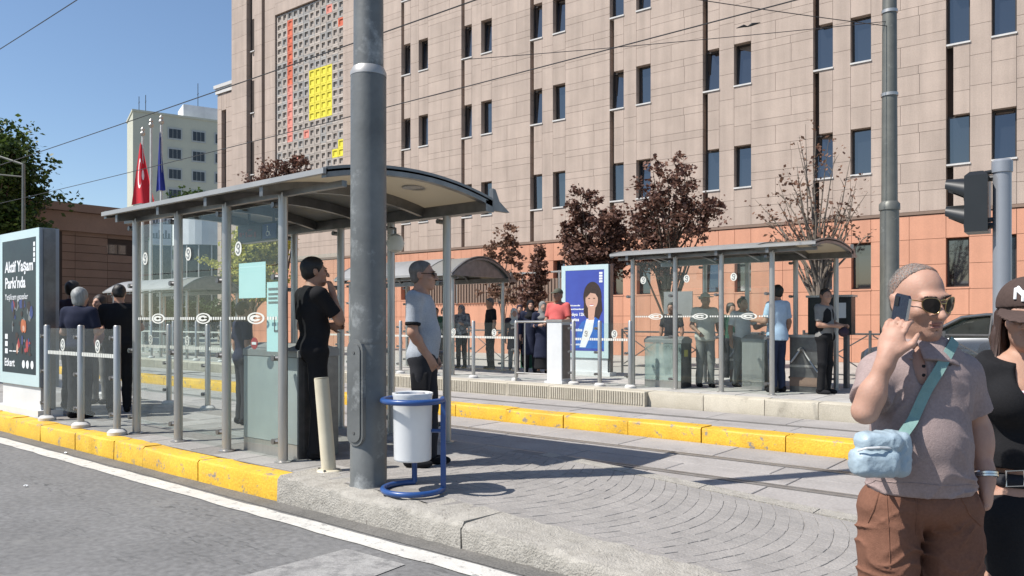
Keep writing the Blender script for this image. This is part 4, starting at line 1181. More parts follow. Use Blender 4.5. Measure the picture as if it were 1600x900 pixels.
for z in (2.44, 2.11):
    mb = MB(); mb.tube([(-.08, 0, z), (-.04, 0, z)], .022, 8); mb.tube([(-.10, -.02, z + .035), (-.03, 0, z + .045)], .016, 8); mb.obj('bracket', 'plastic_black', sg)

lp = thing('street_lamp', 'thin grey street lamp with angled arm at far left', 'street lamp', (-36, 12.05, .247), CAM_YAW)
mb = MB(); mb.tube([(0, 0, 0), (0, 0, 7.75)], [.09, .06], 12); mb.obj('mast', 'galv_far', lp, smooth=True)
mb = MB(); mb.tube([(.03, 0, 7.7), (-1.0, 0, 8.05), (-2.2, 0, 8.25)], .045, 10); mb.tube([(0, 0, 7.2), (-1.6, -.4, 7.3)], .03, 8); mb.obj('arm', 'galv_far', lp)
mb = MB(); mb.box(-2.9, -2.1, -.15, .15, 8.18, 8.32); mb.obj('lamp_head', 'galv_far', lp)

def flag_mesh(w, h, folds, seed):
    rr = random.Random(seed); nx, nz = 16, 26; vs = []; fs = []; uv = []
    for j in range(nz + 1):
        v = j / nz
        spread = .10 + .55 * (1 - v) ** .9
        for i in range(nx + 1):
            u = i / nx
            x = (u - .45) * w * spread
            y = folds * math.sin(u * 9 + v * 2.1) * (.4 + .6 * u) * (1.1 - .5 * v)
            z = v * h * (1 - .10 * u) + .12 * u * (1 - v) + .04 * math.sin(u * 6)
            vs.append((x, y, z)); uv.append((u, v))
    for j in range(nz):
        for i in range(nx):
            a = j * (nx + 1) + i; fs.append((a, a + 1, a + nx + 2, a + nx + 1))
    me = bpy.data.meshes.new('cloth'); me.from_pydata(vs, [], fs)
    ul = me.uv_layers.new(name='UVMap')
    for p in me.polygons:
        for li in p.loop_indices: ul.data[li].uv = uv[me.loops[li].vertex_index]
    me.polygons.foreach_set('use_smooth', [True] * len(me.polygons))
    return me
def flag_red():
    m, nt, b = nmat('flag_red'); L = nt.links
    uv = nt.nodes.new('ShaderNodeUVMap')
    def dist(c, r, sx=1.5):
        mp = nt.nodes.new('ShaderNodeMapping'); mp.inputs['Location'].default_value = (-c[0] * sx, -c[1], 0); mp.inputs['Scale'].default_value = (sx, 1, 0)
        L.new(uv.outputs[0], mp.inputs[0]); ln = nt.nodes.new('ShaderNodeVectorMath'); ln.operation = 'LENGTH'; L.new(mp.outputs[0], ln.inputs[0])
        lt = nt.nodes.new('ShaderNodeMath'); lt.operation = 'LESS_THAN'; lt.inputs[1].default_value = r; L.new(ln.outputs['Value'], lt.inputs[0]); return lt.outputs[0]
    a, c, s_ = dist((.34, .5), .25), dist((.38, .5), .20), dist((.56, .5), .09)
    sb = nt.nodes.new('ShaderNodeMath'); sb.operation = 'SUBTRACT'; sb.use_clamp = True; L.new(a, sb.inputs[0]); L.new(c, sb.inputs[1])
    ad = nt.nodes.new('ShaderNodeMath'); ad.operation = 'ADD'; ad.use_clamp = True; L.new(sb.outputs[0], ad.inputs[0]); L.new(s_, ad.inputs[1])
    mx = nt.nodes.new('ShaderNodeMix'); mx.data_type = 'RGBA'; mx.inputs[6].default_value = (.55, .012, .025, 1); mx.inputs[7].default_value = (.8, .78, .76, 1)
    L.new(ad.outputs[0], mx.inputs[0]); L.new(mx.outputs[2], b.inputs['Base Color']); b.inputs['Roughness'].default_value = .7
    MATS['flag_red'] = m
flag_red()
def flagpole(label, loc, h, flag=None):
    t = thing('flagpole', label, 'flagpole', loc, CAM_YAW, group='flagpoles on the plaza')
    mb = MB(); mb.tube([(0, 0, 0), (0, 0, h)], [.06, .04], 12); mb.obj('mast', 'sill_white', t, smooth=True)
    mb = MB(); mb.lathe(0, 0, [(.02, h), (.09, h + .06), (.1, h + .12), (.05, h + .2), (.08, h + .27), (.02, h + .36)], 12); mb.obj('finial', 'steel', t, smooth=True)
    if flag:
        mat, w, hh, zt, sx, folds = flag
        me = flag_mesh(w, hh, folds, 3); me.materials.append(MATS[mat])
        o = link('flag', me, t, (-.02, -.05, zt - hh), None, (sx, 1, 1))
    return t
def at(px, d):
    l = (px - 800) / 1200 * d
    return (-.6298 * d + .77676 * l, .77676 * d + .6298 * l)
x, y = at(223, 30); flagpole('left flagpole with drooping red flag with white crescent and star', (x, y, .1), 8.55, ('flag_red', 1.35, 2.45, 8.3, 1.0, .10))
x, y = at(236, 29.5); flagpole('bare white flagpole between the red and the blue flag', (x, y, .1), 8.75)
x, y = at(252, 29); flagpole('right flagpole with furled dark blue flag', (x, y, .1), 8.75, ('flag_blue', .75, 2.3, 8.5, .7, .08))

def wire(label, pts, r=.012):
    mb = MB(); n = 24; P = []
    for a, b in zip(pts[:-1], pts[1:]):
        a, b = Vector(a), Vector(b); L = (b - a).length
        for i in range(n):
            t = i / n; p = a.lerp(b, t); p.z -= 4 * t * (1 - t) * L * .004; P.append(tuple(p))
    P.append(tuple(pts[-1]))
    mb.tube(P, r, 5)
    return tag(mb.obj('overhead_wire', 'wire'), label, 'wire', 'overhead tram wires')
wire('lower contact wire crossing from far left up behind the thick pole to top centre', [(-75, 7.1, 5.72), (-35, 7.1, 5.65), (10, 7.1, 5.55)], .009)
wire('second contact wire lower on the facade running across the big relief grid', [(-75, 9.75, 5.75), (-35, 9.75, 5.68), (14, 9.75, 5.65)], .009)
wire('thin wire crossing the top left corner of the sky', [(-45, 5.6, 7.9), (-17.5, 5.2, 6.6), (5, 5.0, 6.8)], .008)
wire('span wire from the weathered pole leaving left at the top', [(-3.1, 13.5, 6.22), (-5.4, 9.75, 6.15), (-6.2, 7.1, 6.1)], .007)
wire('short guy wire from the weathered pole to the contact wire', [(-3.1, 13.5, 6.3), (-9.0, 9.75, 5.95)], .006)
ins = thing('wire_insulator', 'small dark insulator on the wire left of the weathered pole', 'insulator', (*at(1168, 10.5), 5.48))
mb = MB(); mb.tube([(-.12, -.09, -.03), (-.04, -.03, .0), (.0, .0, -.01), (.05, .04, .02), (.14, .10, .04)], [.004, .02, .008, .022, .004], 8); mb.obj('core', 'plastic_black', ins)

# ------------------------------------------------------------------ plaza furniture behind the far platform
def barrier(label, x, y, n=3):
    t = thing('crowd_barrier', label, 'barrier', (x, y, .10), group='dark railings along the plaza')
    for i in range(n + 1):
        mb = MB(); mb.cyl(i * 1.3, 0, 0, 1.15, .03, n=8); mb.obj('post', 'steel_dark', t)
    mb = MB(); mb.tube([(0, 0, 1.08), (n * 1.3, 0, 1.08)], .02, 6); mb.tube([(0, 0, .25), (n * 1.3, 0, .25)], .016, 6); mb.obj('rails', 'steel_dark', t)
    for i in range(n):
        a = i * 1.3
        for q in ((a + .05, .3, a + 1.25, 1.05), (a + .05, 1.05, a + 1.25, .3)):
            mb = MB(); mb.tube([(q[0], 0, q[1]), (q[2], 0, q[3])], .013, 6); mb.obj('brace', 'steel_dark', t)
    return t
barrier('dark cross braced railing behind the waiting people at centre', -17.5, 16.4, 5)
barrier('dark cross braced railing behind the blue poster', -9.8, 16.4, 3)
barrier('dark cross braced railing behind the far shelter', -5.4, 16.4, 4)
gb = thing('green_bin', 'dark green waste container behind the person in black at centre', 'waste container', (-12.45, 15.7, .1))
mb = MB(); mb.cbox(0, .75, 0, .6, .1, 1.0, c=.03); mb.obj('body', 'green_paint', gb)
mb = MB(); mb.prism([(-.03, 1.0), (.63, 1.0), (.6, 1.12), (.02, 1.08)], 'x', -.03, .78); mb.obj('lid', 'green_paint', gb)
for x in (.1, .65):
    mb = MB(); mb.tube([(x - .03, .3, .08), (x + .03, .3, .08)], .08, 12); mb.obj('wheel', 'rubber', gb)
# screen wall with plants
scw = thing('lattice_screen', 'dark patterned lattice screen in front of the orange wall', 'screen', (-24.6, 24.2, .1))
mb = MB()
for i in range(46):
    a = i * .16; mb.box(a, a + .05, 0, .04, 2.1, 3.0)
mb.box(0, 7.4, .045, .08, 2.1, 3.0); mb.obj('lattice', 'brown_stone', scw)
mb = MB(); mb.box(-.1, 7.5, .09, .3, 0, 2.08); mb.obj('base_wall', 'terracotta', scw)
mb = MB()
for i in range(5): mb.cyl(i * 1.8 + .1, .05, 2.08, 3.3, .05, n=8)
mb.tube([(0, .05, 3.25), (7.4, .05, 3.25)], .04, 6); mb.obj('screen_frame', 'steel', scw)
# grey wall plate / sign
wp = thing('wall_plate', 'small grey sign plate on a post behind the far shelter', 'sign', (-8.9, 16.9, .1))
mb = MB(); mb.cyl(.3, 0, 0, 2.1, .04, n=8); mb.obj('post', 'steel_dark', wp)
mb = MB(); mb.box(0, .75, -.06, -.03, 1.45, 2.05); mb.obj('plate', 'roof_metal', wp)

# parked car behind the man on the phone
car = thing('parked_car', 'dark grey parked car mostly hidden behind the couple at right', 'car', (-2.75, 19.3, .1))
def car_loft(sts, name, mats, sm=True):
    mb = MB(); n = None; rows = []
    for x, prof in sts:
        full = [(x, y, z) for y, z in prof] + [(x, -y, z) for y, z in reversed(prof)]
        rows.append(full)
    n = len(rows[0]); vs = [v for r in rows for v in r]; fs = []
    for i in range(len(rows) - 1):
        for j in range(n):
            j2 = (j + 1) % n; fs.append((i * n + j, i * n + j2, (i + 1) * n + j2, (i + 1) * n + j))
    fs.append(tuple(range(n))); fs.append(tuple((len(rows) - 1) * n + j for j in range(n))[::-1])
    mb.add(vs, fs); return mb.obj(name, mats, car, smooth=sm)
S = lambda zb, w, zt: [(w * .92, zb), (w, zb + .15), (w, zt - .12), (w * .93, zt)]
car_loft([(-2.1, S(.30, .70, .62)), (-1.95, S(.22, .82, .72)), (-1.2, S(.2, .88, .90)), (-.6, S(.2, .89, .97)), (.8, S(.2, .89, 1.0)), (1.7, S(.2, .87, 1.0)), (2.05, S(.25, .80, .92)), (2.12, S(.32, .74, .78))], 'body', 'car_paint')
gh = lambda z, w: [(.80, .96), (w + .06, (z + .96) / 2), (w, z - .04), (w * .9, z)]
car_loft([(-.85, [(.80, .95), (.78, .955), (.76, .96), (.7, .965)]), (-.1, gh(1.40, .60)), (.35, gh(1.46, .62)), (1.1, gh(1.45, .61)), (1.6, gh(1.36, .58)), (2.0, [(.76, .95), (.75, .955), (.74, .96), (.7, .965)])], 'greenhouse', 'glass_car')
for yy in (-1, 1):
    mb = MB(); mb.tube([(-.85, .77 * yy, .98), (-.1, .62 * yy, 1.42), (.35, .63 * yy, 1.475), (1.1, .62 * yy, 1.465), (1.62, .59 * yy, 1.37), (2.0, .74 * yy, .97)], .035, 8); mb.obj('roof_rail', 'car_paint', car, smooth=True)
    mb = MB(); mb.tube([(.45, .64 * yy, 1.45), (.42, .82 * yy, .98)], .03, 6); mb.obj('pillar', 'plastic_black', car)
    mb = MB(); mb.box(-.75, -.6, .86 * yy if yy > 0 else -1.0, 1.0 if yy > 0 else -.86, .95, 1.08); mb.obj('mirror', 'car_paint', car)
    for xx in (-1.35, 1.35):
        mb = MB(); mb.tube([(xx, .70 * yy, .31), (xx, .90 * yy, .31)], .31, 20); w_ = mb.obj('wheel', 'tyre', car)
        mb = MB(); mb.tube([(xx, .89 * yy, .31), (xx, .905 * yy, .31)], .19, 14); mb.obj('rim', 'steel', w_)
mb = MB(); mb.quad((-.1, -.58, 1.415), (-.1, .58, 1.415), (.35, .60, 1.475), (.35, -.60, 1.475)); mb.quad((.35, -.60, 1.475), (.35, .60, 1.475), (1.1, .59, 1.465), (1.1, -.59, 1.465)); mb.quad((1.1, -.59, 1.465), (1.1, .59, 1.465), (1.6, .56, 1.375), (1.6, -.56, 1.375)); mb.obj('roof', 'car_paint', car, smooth=True)

# scraps of litter on the road
for lab, px, py, s_ in (('small white paper scrap on the asphalt at far left', 40, 761, .03), ('white crumpled scrap in the gutter below the yellow kerb', 103, 709, .035)):
    d_ = 1200 * 1.45 / (py - 501); x, y = at(px, d_); r3 = random.Random(px)
    mb = MB(); pts = [(s_ * math.cos(t) * r3.uniform(.5, 1), s_ * .7 * math.sin(t) * r3.uniform(.5, 1), .008 + r3.uniform(0, .012)) for t in (0, .9, 1.8, 2.7, 3.6, 4.5, 5.4)]
    mb.add(pts + [(0, 0, .022)], [(i, (i + 1) % 7, 7) for i in range(7)])
    o = mb.obj('paper_scrap', 'ink_white', loc=(x, y, 0)); tag(o, lab, 'litter')
# ------------------------------------------------------------------ people: smooth implicit bodies turned into meshes
def V3(*a): return np.array(a, dtype=np.float32)
class SD:
    """list of blended primitives -> mesh (surface nets)"""
    def __init__(s, k=.03): s.p = []; s.k = k; s.cut = []; s.disp = None
    def cone(s, a, b, ra, rb, k=None, flat=False, flat0=False, sub=False):
        a, b = V3(*a), V3(*b); s.p.append(('c', a, b, ra, rb, s.k if k is None else k, flat, flat0, sub)); return s
    def chain(s, pts, rs, k=None):
        for i in range(len(pts) - 1): s.cone(pts[i], pts[i + 1], rs[i], rs[i + 1], k)
        return s
    def ell(s, c, r, M=None, k=None, sub=False):
        s.p.append(('e', V3(*c), V3(*r), np.eye(3, dtype=np.float32) if M is None else np.array(M, dtype=np.float32), None, s.k if k is None else k, False, False, sub)); return s
    def rbox(s, c, h, M=None, rad=.01, k=None, sub=False):
        s.p.append(('b', V3(*c), V3(*h), np.eye(3, dtype=np.float32) if M is None else np.array(M, dtype=np.float32), rad, s.k if k is None else k, False, False, sub)); return s
    def plane(s, n, c):
        """keep the side where n.p < c"""
        s.cut.append((V3(*n), c)); return s
    def bounds(s, q):
        if q[0] == 'c':
            r = max(q[3], q[4]); return np.minimum(q[1], q[2]) - r, np.maximum(q[1], q[2]) + r
        r = float(np.linalg.norm(q[2])) if q[0] == 'b' else float(max(q[2]))
        return q[1] - r - .02, q[1] + r + .02
    def mesh(s, name, vox, mats):
        adds = [q for q in s.p if not q[8]]
        lo = np.min([s.bounds(q)[0] for q in adds], axis=0) - 3 * vox - .01
        hi = np.max([s.bounds(q)[1] for q in adds], axis=0) + 3 * vox + .01
        for n, c in s.cut:                      # shrink the grid to axis aligned cuts
            for ax_ in range(3):
                if abs(n[ax_]) > .999:
                    if n[ax_] > 0: hi[ax_] = min(hi[ax_], c + 3 * vox)
                    else: lo[ax_] = max(lo[ax_], -c - 3 * vox)
        dim = np.ceil((hi - lo) / vox).astype(int) + 1
        ax = [(lo[i] + vox * np.arange(dim[i])).astype(np.float32) for i in range(3)]
        D = np.full(dim, .5, dtype=np.float32)
        for q in s.p:
            bl, bh = s.bounds(q); pad = q[5] + 2.5 * vox
            i0 = np.clip(np.floor((bl - pad - lo) / vox).astype(int), 0, dim); i1 = np.clip(np.ceil((bh + pad - lo) / vox).astype(int) + 1, 0, dim)
            if np.any(i1 <= i0): continue
            sl = tuple(slice(i0[i], i1[i]) for i in range(3))
            X = ax[0][sl[0]][:, None, None]; Y = ax[1][sl[1]][None, :, None]; Z = ax[2][sl[2]][None, None, :]
            if q[0] == 'c':
                a, b, ra, rb = q[1:5]; d = b - a; L2 = float(d @ d) + 1e-9
                px, py, pz = X - a[0], Y - a[1], Z - a[2]
                traw = (px * d[0] + py * d[1] + pz * d[2]) / L2
                t = np.clip(traw, 0, 1)
                dd = np.sqrt((px - t * d[0]) ** 2 + (py - t * d[1]) ** 2 + (pz - t * d[2]) ** 2) - (ra + (rb - ra) * t)
                L = math.sqrt(L2)
                if q[6]: dd = np.maximum(dd, (traw - 1) * L)
                if q[7]: dd = np.maximum(dd, -traw * L)
            else:
                c, r, M = q[1], q[2], q[3]
                px, py, pz = X - c[0], Y - c[1], Z - c[2]
                lx = px * M[0, 0] + py * M[1, 0] + pz * M[2, 0]; ly = px * M[0, 1] + py * M[1, 1] + pz * M[2, 1]; lz = px * M[0, 2] + py * M[1, 2] + pz * M[2, 2]
                if q[0] == 'e':
                    k0 = np.sqrt((lx / r[0]) ** 2 + (ly / r[1]) ** 2 + (lz / r[2]) ** 2); k1 = np.sqrt((lx / r[0] ** 2) ** 2 + (ly / r[1] ** 2) ** 2 + (lz / r[2] ** 2) ** 2) + 1e-6
                    dd = k0 * (k0 - 1) / k1
                else:
                    rad = q[4]; qx, qy, qz = np.abs(lx) - r[0] + rad, np.abs(ly) - r[1] + rad, np.abs(lz) - r[2] + rad
                    dd = np.sqrt(np.maximum(qx, 0) ** 2 + np.maximum(qy, 0) ** 2 + np.maximum(qz, 0) ** 2) + np.minimum(np.maximum(qx, np.maximum(qy, qz)), 0) - rad
            A = D[sl]; k = max(q[5], 1e-4)
            if q[8]:
                h = np.clip(.5 - .5 * (A + dd) / k, 0, 1); D[sl] = A * (1 - h) + (-dd) * h + k * h * (1 - h)
            else:
                h = np.clip(.5 + .5 * (dd - A) / k, 0, 1); D[sl] = dd * (1 - h) + A * h - k * h * (1 - h)
        X = ax[0][:, None, None]; Y = ax[1][None, :, None]; Z = ax[2][None, None, :]
        if s.disp is not None: D = D + s.disp(X, Y, Z).astype(np.float32)
        for n, c in s.cut: D = np.maximum(D, n[0] * X + n[1] * Y + n[2] * Z - c)
        # closed at the grid border
        D[0] = np.maximum(D[0], vox * .5); D[-1] = np.maximum(D[-1], vox * .5); D[:, 0] = np.maximum(D[:, 0], vox * .5); D[:, -1] = np.maximum(D[:, -1], vox * .5); D[:, :, 0] = np.maximum(D[:, :, 0], vox * .5); D[:, :, -1] = np.maximum(D[:, :, -1], vox * .5)
        return net(name, D, lo, vox, mats)

def net(name, D, lo, vox, mats):
    S = D < 0
    nx, ny, nz = [q - 1 for q in D.shape]
    cnt = np.zeros((nx, ny, nz), dtype=np.uint8)
    for i in (0, 1):
        for j in (0, 1):
            for k in (0, 1): cnt += S[i:nx + i, j:ny + j, k:nz + k]
    act = (cnt > 0) & (cnt < 8)
    ci = np.argwhere(act)
    idx = -np.ones((nx, ny, nz), dtype=np.int64); idx[act] = np.arange(len(ci))
    acc = np.zeros((len(ci), 3)); n = np.zeros(len(ci))
    corner = [(i, j, k) for i in (0, 1) for j in (0, 1) for k in (0, 1)]
    vals = {c: D[ci[:, 0] + c[0], ci[:, 1] + c[1], ci[:, 2] + c[2]] for c in corner}
    for c in corner:
        for axn in range(3):
            if c[axn]: continue
            c2 = list(c); c2[axn] = 1; c2 = tuple(c2)
            a, b = vals[c], vals[c2]; m = (a < 0) != (b < 0)
            t = np.where(m, a / np.where(m, a - b, 1), 0)
            p = np.tile(np.array(c, dtype=float), (len(ci), 1)); p[:, axn] += t
            acc += p * m[:, None]; n += m
    verts = (ci + acc / n[:, None]) * vox + lo
    quads = []
    for axn in range(3):
        o1, o2 = [(1, 2), (2, 0), (0, 1)][axn]
        sa = [slice(None)] * 3; sb = [slice(None)] * 3
        sa[axn] = slice(0, -1); sb[axn] = slice(1, None)
        ch = S[tuple(sa)] != S[tuple(sb)]
        e = np.argwhere(ch)
        e = e[(e[:, o1] > 0) & (e[:, o2] > 0) & (e[:, o1] < D.shape[o1] - 1) & (e[:, o2] < D.shape[o2] - 1)]
        if len(e) == 0: continue
        def cell(d1, d2):
            q = e.copy(); q[:, o1] -= d1; q[:, o2] -= d2; return idx[q[:, 0], q[:, 1], q[:, 2]]
        Q = np.stack([cell(1, 1), cell(0, 1), cell(0, 0), cell(1, 0)], 1)
        flip = ~S[e[:, 0], e[:, 1], e[:, 2]]
        Q[flip] = Q[flip][:, ::-1]
        quads.append(Q)
    Q = np.concatenate(quads)
    me = bpy.data.meshes.new(name)
    me.vertices.add(len(verts)); me.vertices.foreach_set('co', verts.astype(np.float32).ravel())
    me.loops.add(Q.size); me.loops.foreach_set('vertex_index', Q.astype(np.int32).ravel())
    me.polygons.add(len(Q)); me.polygons.foreach_set('loop_start', np.arange(0, Q.size, 4, dtype=np.int32))
    me.polygons.foreach_set('use_smooth', [True] * len(Q))
    me.update(); me.validate()
    for m in (mats if isinstance(mats, (list, tuple)) else [mats]): me.materials.append(MATS[m])
    return me

def folds(amp, seed, zf=22.0, xf=9.0):
    rr = random.Random(seed); P = [(rr.uniform(-1, 1) * xf, rr.uniform(-1, 1) * xf, rr.uniform(.4, 1) * zf, rr.uniform(0, 6.28), rr.uniform(.5, 1)) for _ in range(6)]
    def f(X, Y, Z):
        w = .35 * np.sin(X * 13 + Z * 7 + seed) + .35 * np.sin(Y * 11 - Z * 9)
        o = 0
        for i, (a, b, c, ph, s_) in enumerate(P):
            th = a * X * 1.6 + b * Y * 1.6 + c * Z + ph + 1.6 * w
            o = o + s_ * (np.sin(th) if i % 2 else 1.6 * (.35 - crease(th * .5)))
        return amp * o / 3.0
    return f

def crease(p):
    return (1 - np.abs(np.sin(p))) ** 2.2

def rotm(yaw, pitch=0.0, roll=0.0):
    return np.array(Matrix.Rotation(yaw, 3, 'Z') @ Matrix.Rotation(roll, 3, 'Y') @ Matrix.Rotation(pitch, 3, 'X'))

def skin_mat(name, c, s_=.06):
    return surf(name, c, tuple(x * .76 for x in c), scale=11, rough=.6, bump=.35, bscale=150, sss=s_, bdist=.002, worn=(c[0] * .95, c[1] * .72, c[2] * .66), worn_scale=9, worn_lo=.52, worn_hi=.75)
skin_mat('skin_man', (.50, .285, .205)); skin_mat('skin_light', (.50, .29, .205)); surf('lips', (.36, .165, .13), (.32, .14, .11), scale=30, rough=.45); skin_mat('skin_tan', (.44, .25, .17)); skin_mat('skin_brown', (.33, .18, .12))
def cloth_mat(name, c, c2=None, sc=5.0, rough=.9, bump=.25):
    return surf(name, c, c2 or tuple(x * .80 for x in c), scale=sc, rough=rough, bump=.45, bscale=260, spec=.2, bdist=.003, fine=.10)
for nm, c in dict(cl_black=(.016, .016, .018), cl_char=(.032, .032, .037), cl_navy=(.022, .026, .05), cl_polo=(.37, .40, .44), cl_taupe=(.345, .265, .25), cl_brown=(.20, .095, .062), cl_red=(.62, .13, .12),
                  cl_lblue=(.46, .60, .76), cl_denim=(.035, .045, .085), cl_beige=(.62, .59, .52), cl_white=(.74, .72, .70), cl_grey=(.24, .235, .225), cl_olive=(.10, .105, .08), cl_pink=(.5, .26, .25), cl_green=(.05, .12, .08), cl_dpurple=(.05, .035, .05), cl_capbrown=(.085, .058, .05), cl_collar=(.075, .06, .06)).items():
    cloth_mat(nm, c)
cloth_mat('cl_print', (.05, .05, .07), (.35, .36, .38), sc=16)
m, nt, b = nmat('cl_stripe'); wv = nt.nodes.new('ShaderNodeTexWave'); wv.bands_direction = 'Z'; wv.inputs['Scale'].default_value = 22; tcn = nt.nodes.new('ShaderNodeTexCoord'); nt.links.new(tcn.outputs['Object'], wv.inputs['Vector'])
cr = nt.nodes.new('ShaderNodeValToRGB'); cr.color_ramp.interpolation = 'CONSTANT'; cr.color_ramp.elements[0].color = (.55, .12, .22, 1); cr.color_ramp.elements[1].position = .5; cr.color_ramp.elements[1].color = (.62, .6, .6, 1)
nt.links.new(wv.outputs['Fac'], cr.inputs[0]); nt.links.new(cr.outputs[0], b.inputs['Base Color']); b.inputs['Roughness'].default_value = .9; MATS['cl_stripe'] = m
for nm, c in dict(hair_black=(.012, .010, .009), hair_brown=(.035, .02, .013), hair_grey=(.33, .34, .33), hair_salt=(.16, .14, .125), hair_auburn=(.055, .028, .02)).items():
    surf(nm, c, tuple(x * .6 for x in c), scale=40, rough=.55, bump=.6, bscale=120, stretch=(1, 1, .12), bdist=.006)
def fuzz(name, c, cover, sc):
    m = surf(name, c, tuple(x * .55 for x in c), scale=60, rough=.7, bump=.4, bscale=300, bdist=.003); nt = m.node_tree; L = nt.links
    tc = nt.nodes.new('ShaderNodeTexCoord'); n = nt.nodes.new('ShaderNodeTexNoise'); n.inputs['Scale'].default_value = sc; n.inputs['Detail'].default_value = 2; L.new(tc.outputs['Object'], n.inputs['Vector'])
    r = nt.nodes.new('ShaderNodeMapRange'); r.inputs[1].default_value = .5 - cover * .25; r.inputs[2].default_value = .56 - cover * .25 + .06; r.inputs[3].default_value = 0; r.inputs[4].default_value = 1; L.new(n.outputs['Fac'], r.inputs[0])
    L.new(r.outputs[0], nt.nodes['Principled BSDF'].inputs['Alpha'])
fuzz('hair_fuzz', (.25, .23, .21), .30, 300); fuzz('stubble', (.16, .11, .09), -.50, 520)
surf('bag_blue', (.37, .455, .51), (.29, .37, .42), scale=8, rough=.45, bump=.5, bscale=26, bdist=.012)
surf('strap_mint', (.21, .34, .31), (.17, .29, .265), scale=20, rough=.8, bump=.2)
surf('lens_dark', (.010, .008, .007), (.012, .010, .009), rough=.14, spec=.35)
surf('gold', (.5, .36, .16), (.45, .32, .14), rough=.25, metal=1)
surf('silver', (.7, .7, .7), (.6, .6, .6), rough=.25, metal=1)
surf('phone_blue', (.02, .025, .045), (.015, .02, .035), rough=.2, coat=.5)
surf('straw', (.55, .50, .40), (.45, .40, .31), scale=30, rough=.8, bump=.3)
surf('eye_dark', (.02, .015, .012), (.02, .015, .012), rough=.2)

def arm(s, J, a, r=1.0, upto=1.0):
    sh, el, wr = J['sh' + a], J['el' + a], J['wr' + a]
    s.cone(sh, el, .050 * r, .040 * r); s.cone(el, wr, .041 * r, .027 * r)
    mid = (np.array(el) * .72 + np.array(wr) * .28); s.ell(mid, (.043 * r,) * 3, k=.03)

def hand(s, wr, d, n, fine, curl=.35, side=1, size=1.0):
    """palm from wrist along d, palm facing n, fingers of unequal length with knuckle bends"""
    d = Vector(d).normalized(); n = Vector(n); n = (n - d * n.dot(d)).normalized(); t = d.cross(n) * side    # thumb side
    w = Vector(wr); M = np.array(((t.x, d.x, n.x), (t.y, d.y, n.y), (t.z, d.z, n.z)))
    pc = w + d * .055 * size
    s.cone(tuple(w - d * .02), tuple(w + d * .02), .026 * size, .026 * size, k=.02)
    s.ell(tuple(pc), (.041 * size, .052 * size, .020 * size), M, k=.02)
    lens = (.070, .078, .072, .056); offs = (.030, .0105, -.0095, -.029)
    if fine:
        for L, o in zip(lens, offs):
            p = w + (d * .092 + t * o) * size; dirv = d.copy(); seg = (.44, .31, .25); rr = (.0092, .0084, .0076, .0064)
            for i in range(3):
                an = curl * (1.0 if i else .8)
                ax_ = d.cross(n)
                dirv = (Matrix.Rotation(-an if (d.cross(n)).dot(ax_) < 0 else an, 3, ax_) @ dirv)
                q = p + dirv * (L * seg[i] * size); s.cone(tuple(p), tuple(q), rr[i] * size, rr[i + 1] * size, k=.006); p = q
        p = w + (d * .028 + t * .030) * size; q = p + (d * .033 + t * .028 + n * .012) * size; q2 = q + (d * .034 + t * .004 + n * .014) * size
        s.cone(tuple(p), tuple(q), .0135 * size, .0105 * size, k=.014); s.cone(tuple(q), tuple(q2), .0105 * size, .0078 * size, k=.006)
    else:
        e = w + (d * .125 + n * .02 * (1 + curl)) * size
        s.cone(tuple(w + d * .08 * size), tuple(e), .026 * size, .016 * size, k=.015)
        s.cone(tuple(w + (d * .03 + t * .025) * size), tuple(w + (d * .075 + t * .05) * size), .013 * size, .010 * size, k=.012)

def head(s, c, M, sc=1.0, fine=False, jaw=1.0):
    def P(x, y, z): return tuple(np.array(c) + sc * (M @ np.array((x, y, z))))
    e = lambda p, r, k=.02, sub=False: s.ell(P(*p), tuple(sc * q for q in r), M, k=k, sub=sub)
    e((0, .016, .032), (.077, .098, .090)); e((0, -.022, -.040), (.063 * jaw, .074, .078), k=.03)
    e((0, -.030, -.080), (.052 * jaw, .058, .042), k=.03)
    e((0, -.072, -.104), (.028, .024, .020), k=.03)
    s.cone(P(0, -.093, .014), P(0, -.122, -.031), .0095 * sc, .0150 * sc, k=.010)
    e((.013, -.100, -.034), (.010, .010, .008), k=.008); e((-.013, -.100, -.034), (.010, .010, .008), k=.008)
    e((0, -.083, .030), (.052, .018, .012), k=.02)
    for sx in (-1, 1):
        e((sx * .045, -.066, -.025), (.024, .024, .022), k=.025)
        if fine: e((sx * .032, -.100, .010), (.017, .013, .010), k=.012, sub=True)
        e((sx * .079, .014, -.006), (.010, .021, .031), k=.008)
        e((sx * .086, .020, .012), (.007, .016, .014), k=.008)
    e((0, -.094, -.059), (.025, .012, .0065), k=.006); e((0, -.092, -.073), (.022, .012, .0075), k=.006); e((0, -.086, -.086), (.016, .008, .004), k=.008, sub=True)
    if fine: e((0, -.106, -.066), (.026, .012, .0028), k=.003, sub=True)
    return P

def hair_short(P, c, M, sc, vox, mat, parent, thick=.010, drop=0.0, recede=0.0):
    h = SD(.01); h.ell(P(0, .020, .038), tuple(sc * q for q in (.079 + thick, .099 + thick, .088 + thick)), M)
    h.ell(P(0, .045, -.02), tuple(sc * q for q in (.070 + thick * .6, .065 + thick * .4, .06 + drop)), M, k=.02)
    n = M @ np.array((0, -1.0, -.62)); n = n / np.linalg.norm(n); c0 = float(n @ np.array(P(0, -.062 + recede, .058)))
    h.plane(n, c0)
    n2 = M @ np.array((0, .25, -1.0)); n2 /= np.linalg.norm(n2); h.plane(n2, float(n2 @ np.array(P(0, .08, -.085 - drop))))
    for sx in (-1, 1): h.ell(P(sx * .088, .006, -.01), tuple(sc * q for q in (.02, .026, .036)), M, k=.006, sub=True)
    h.disp = folds(.004, 3, 60, 30)
    return link('hair', h.mesh('hair', vox, mat), parent)

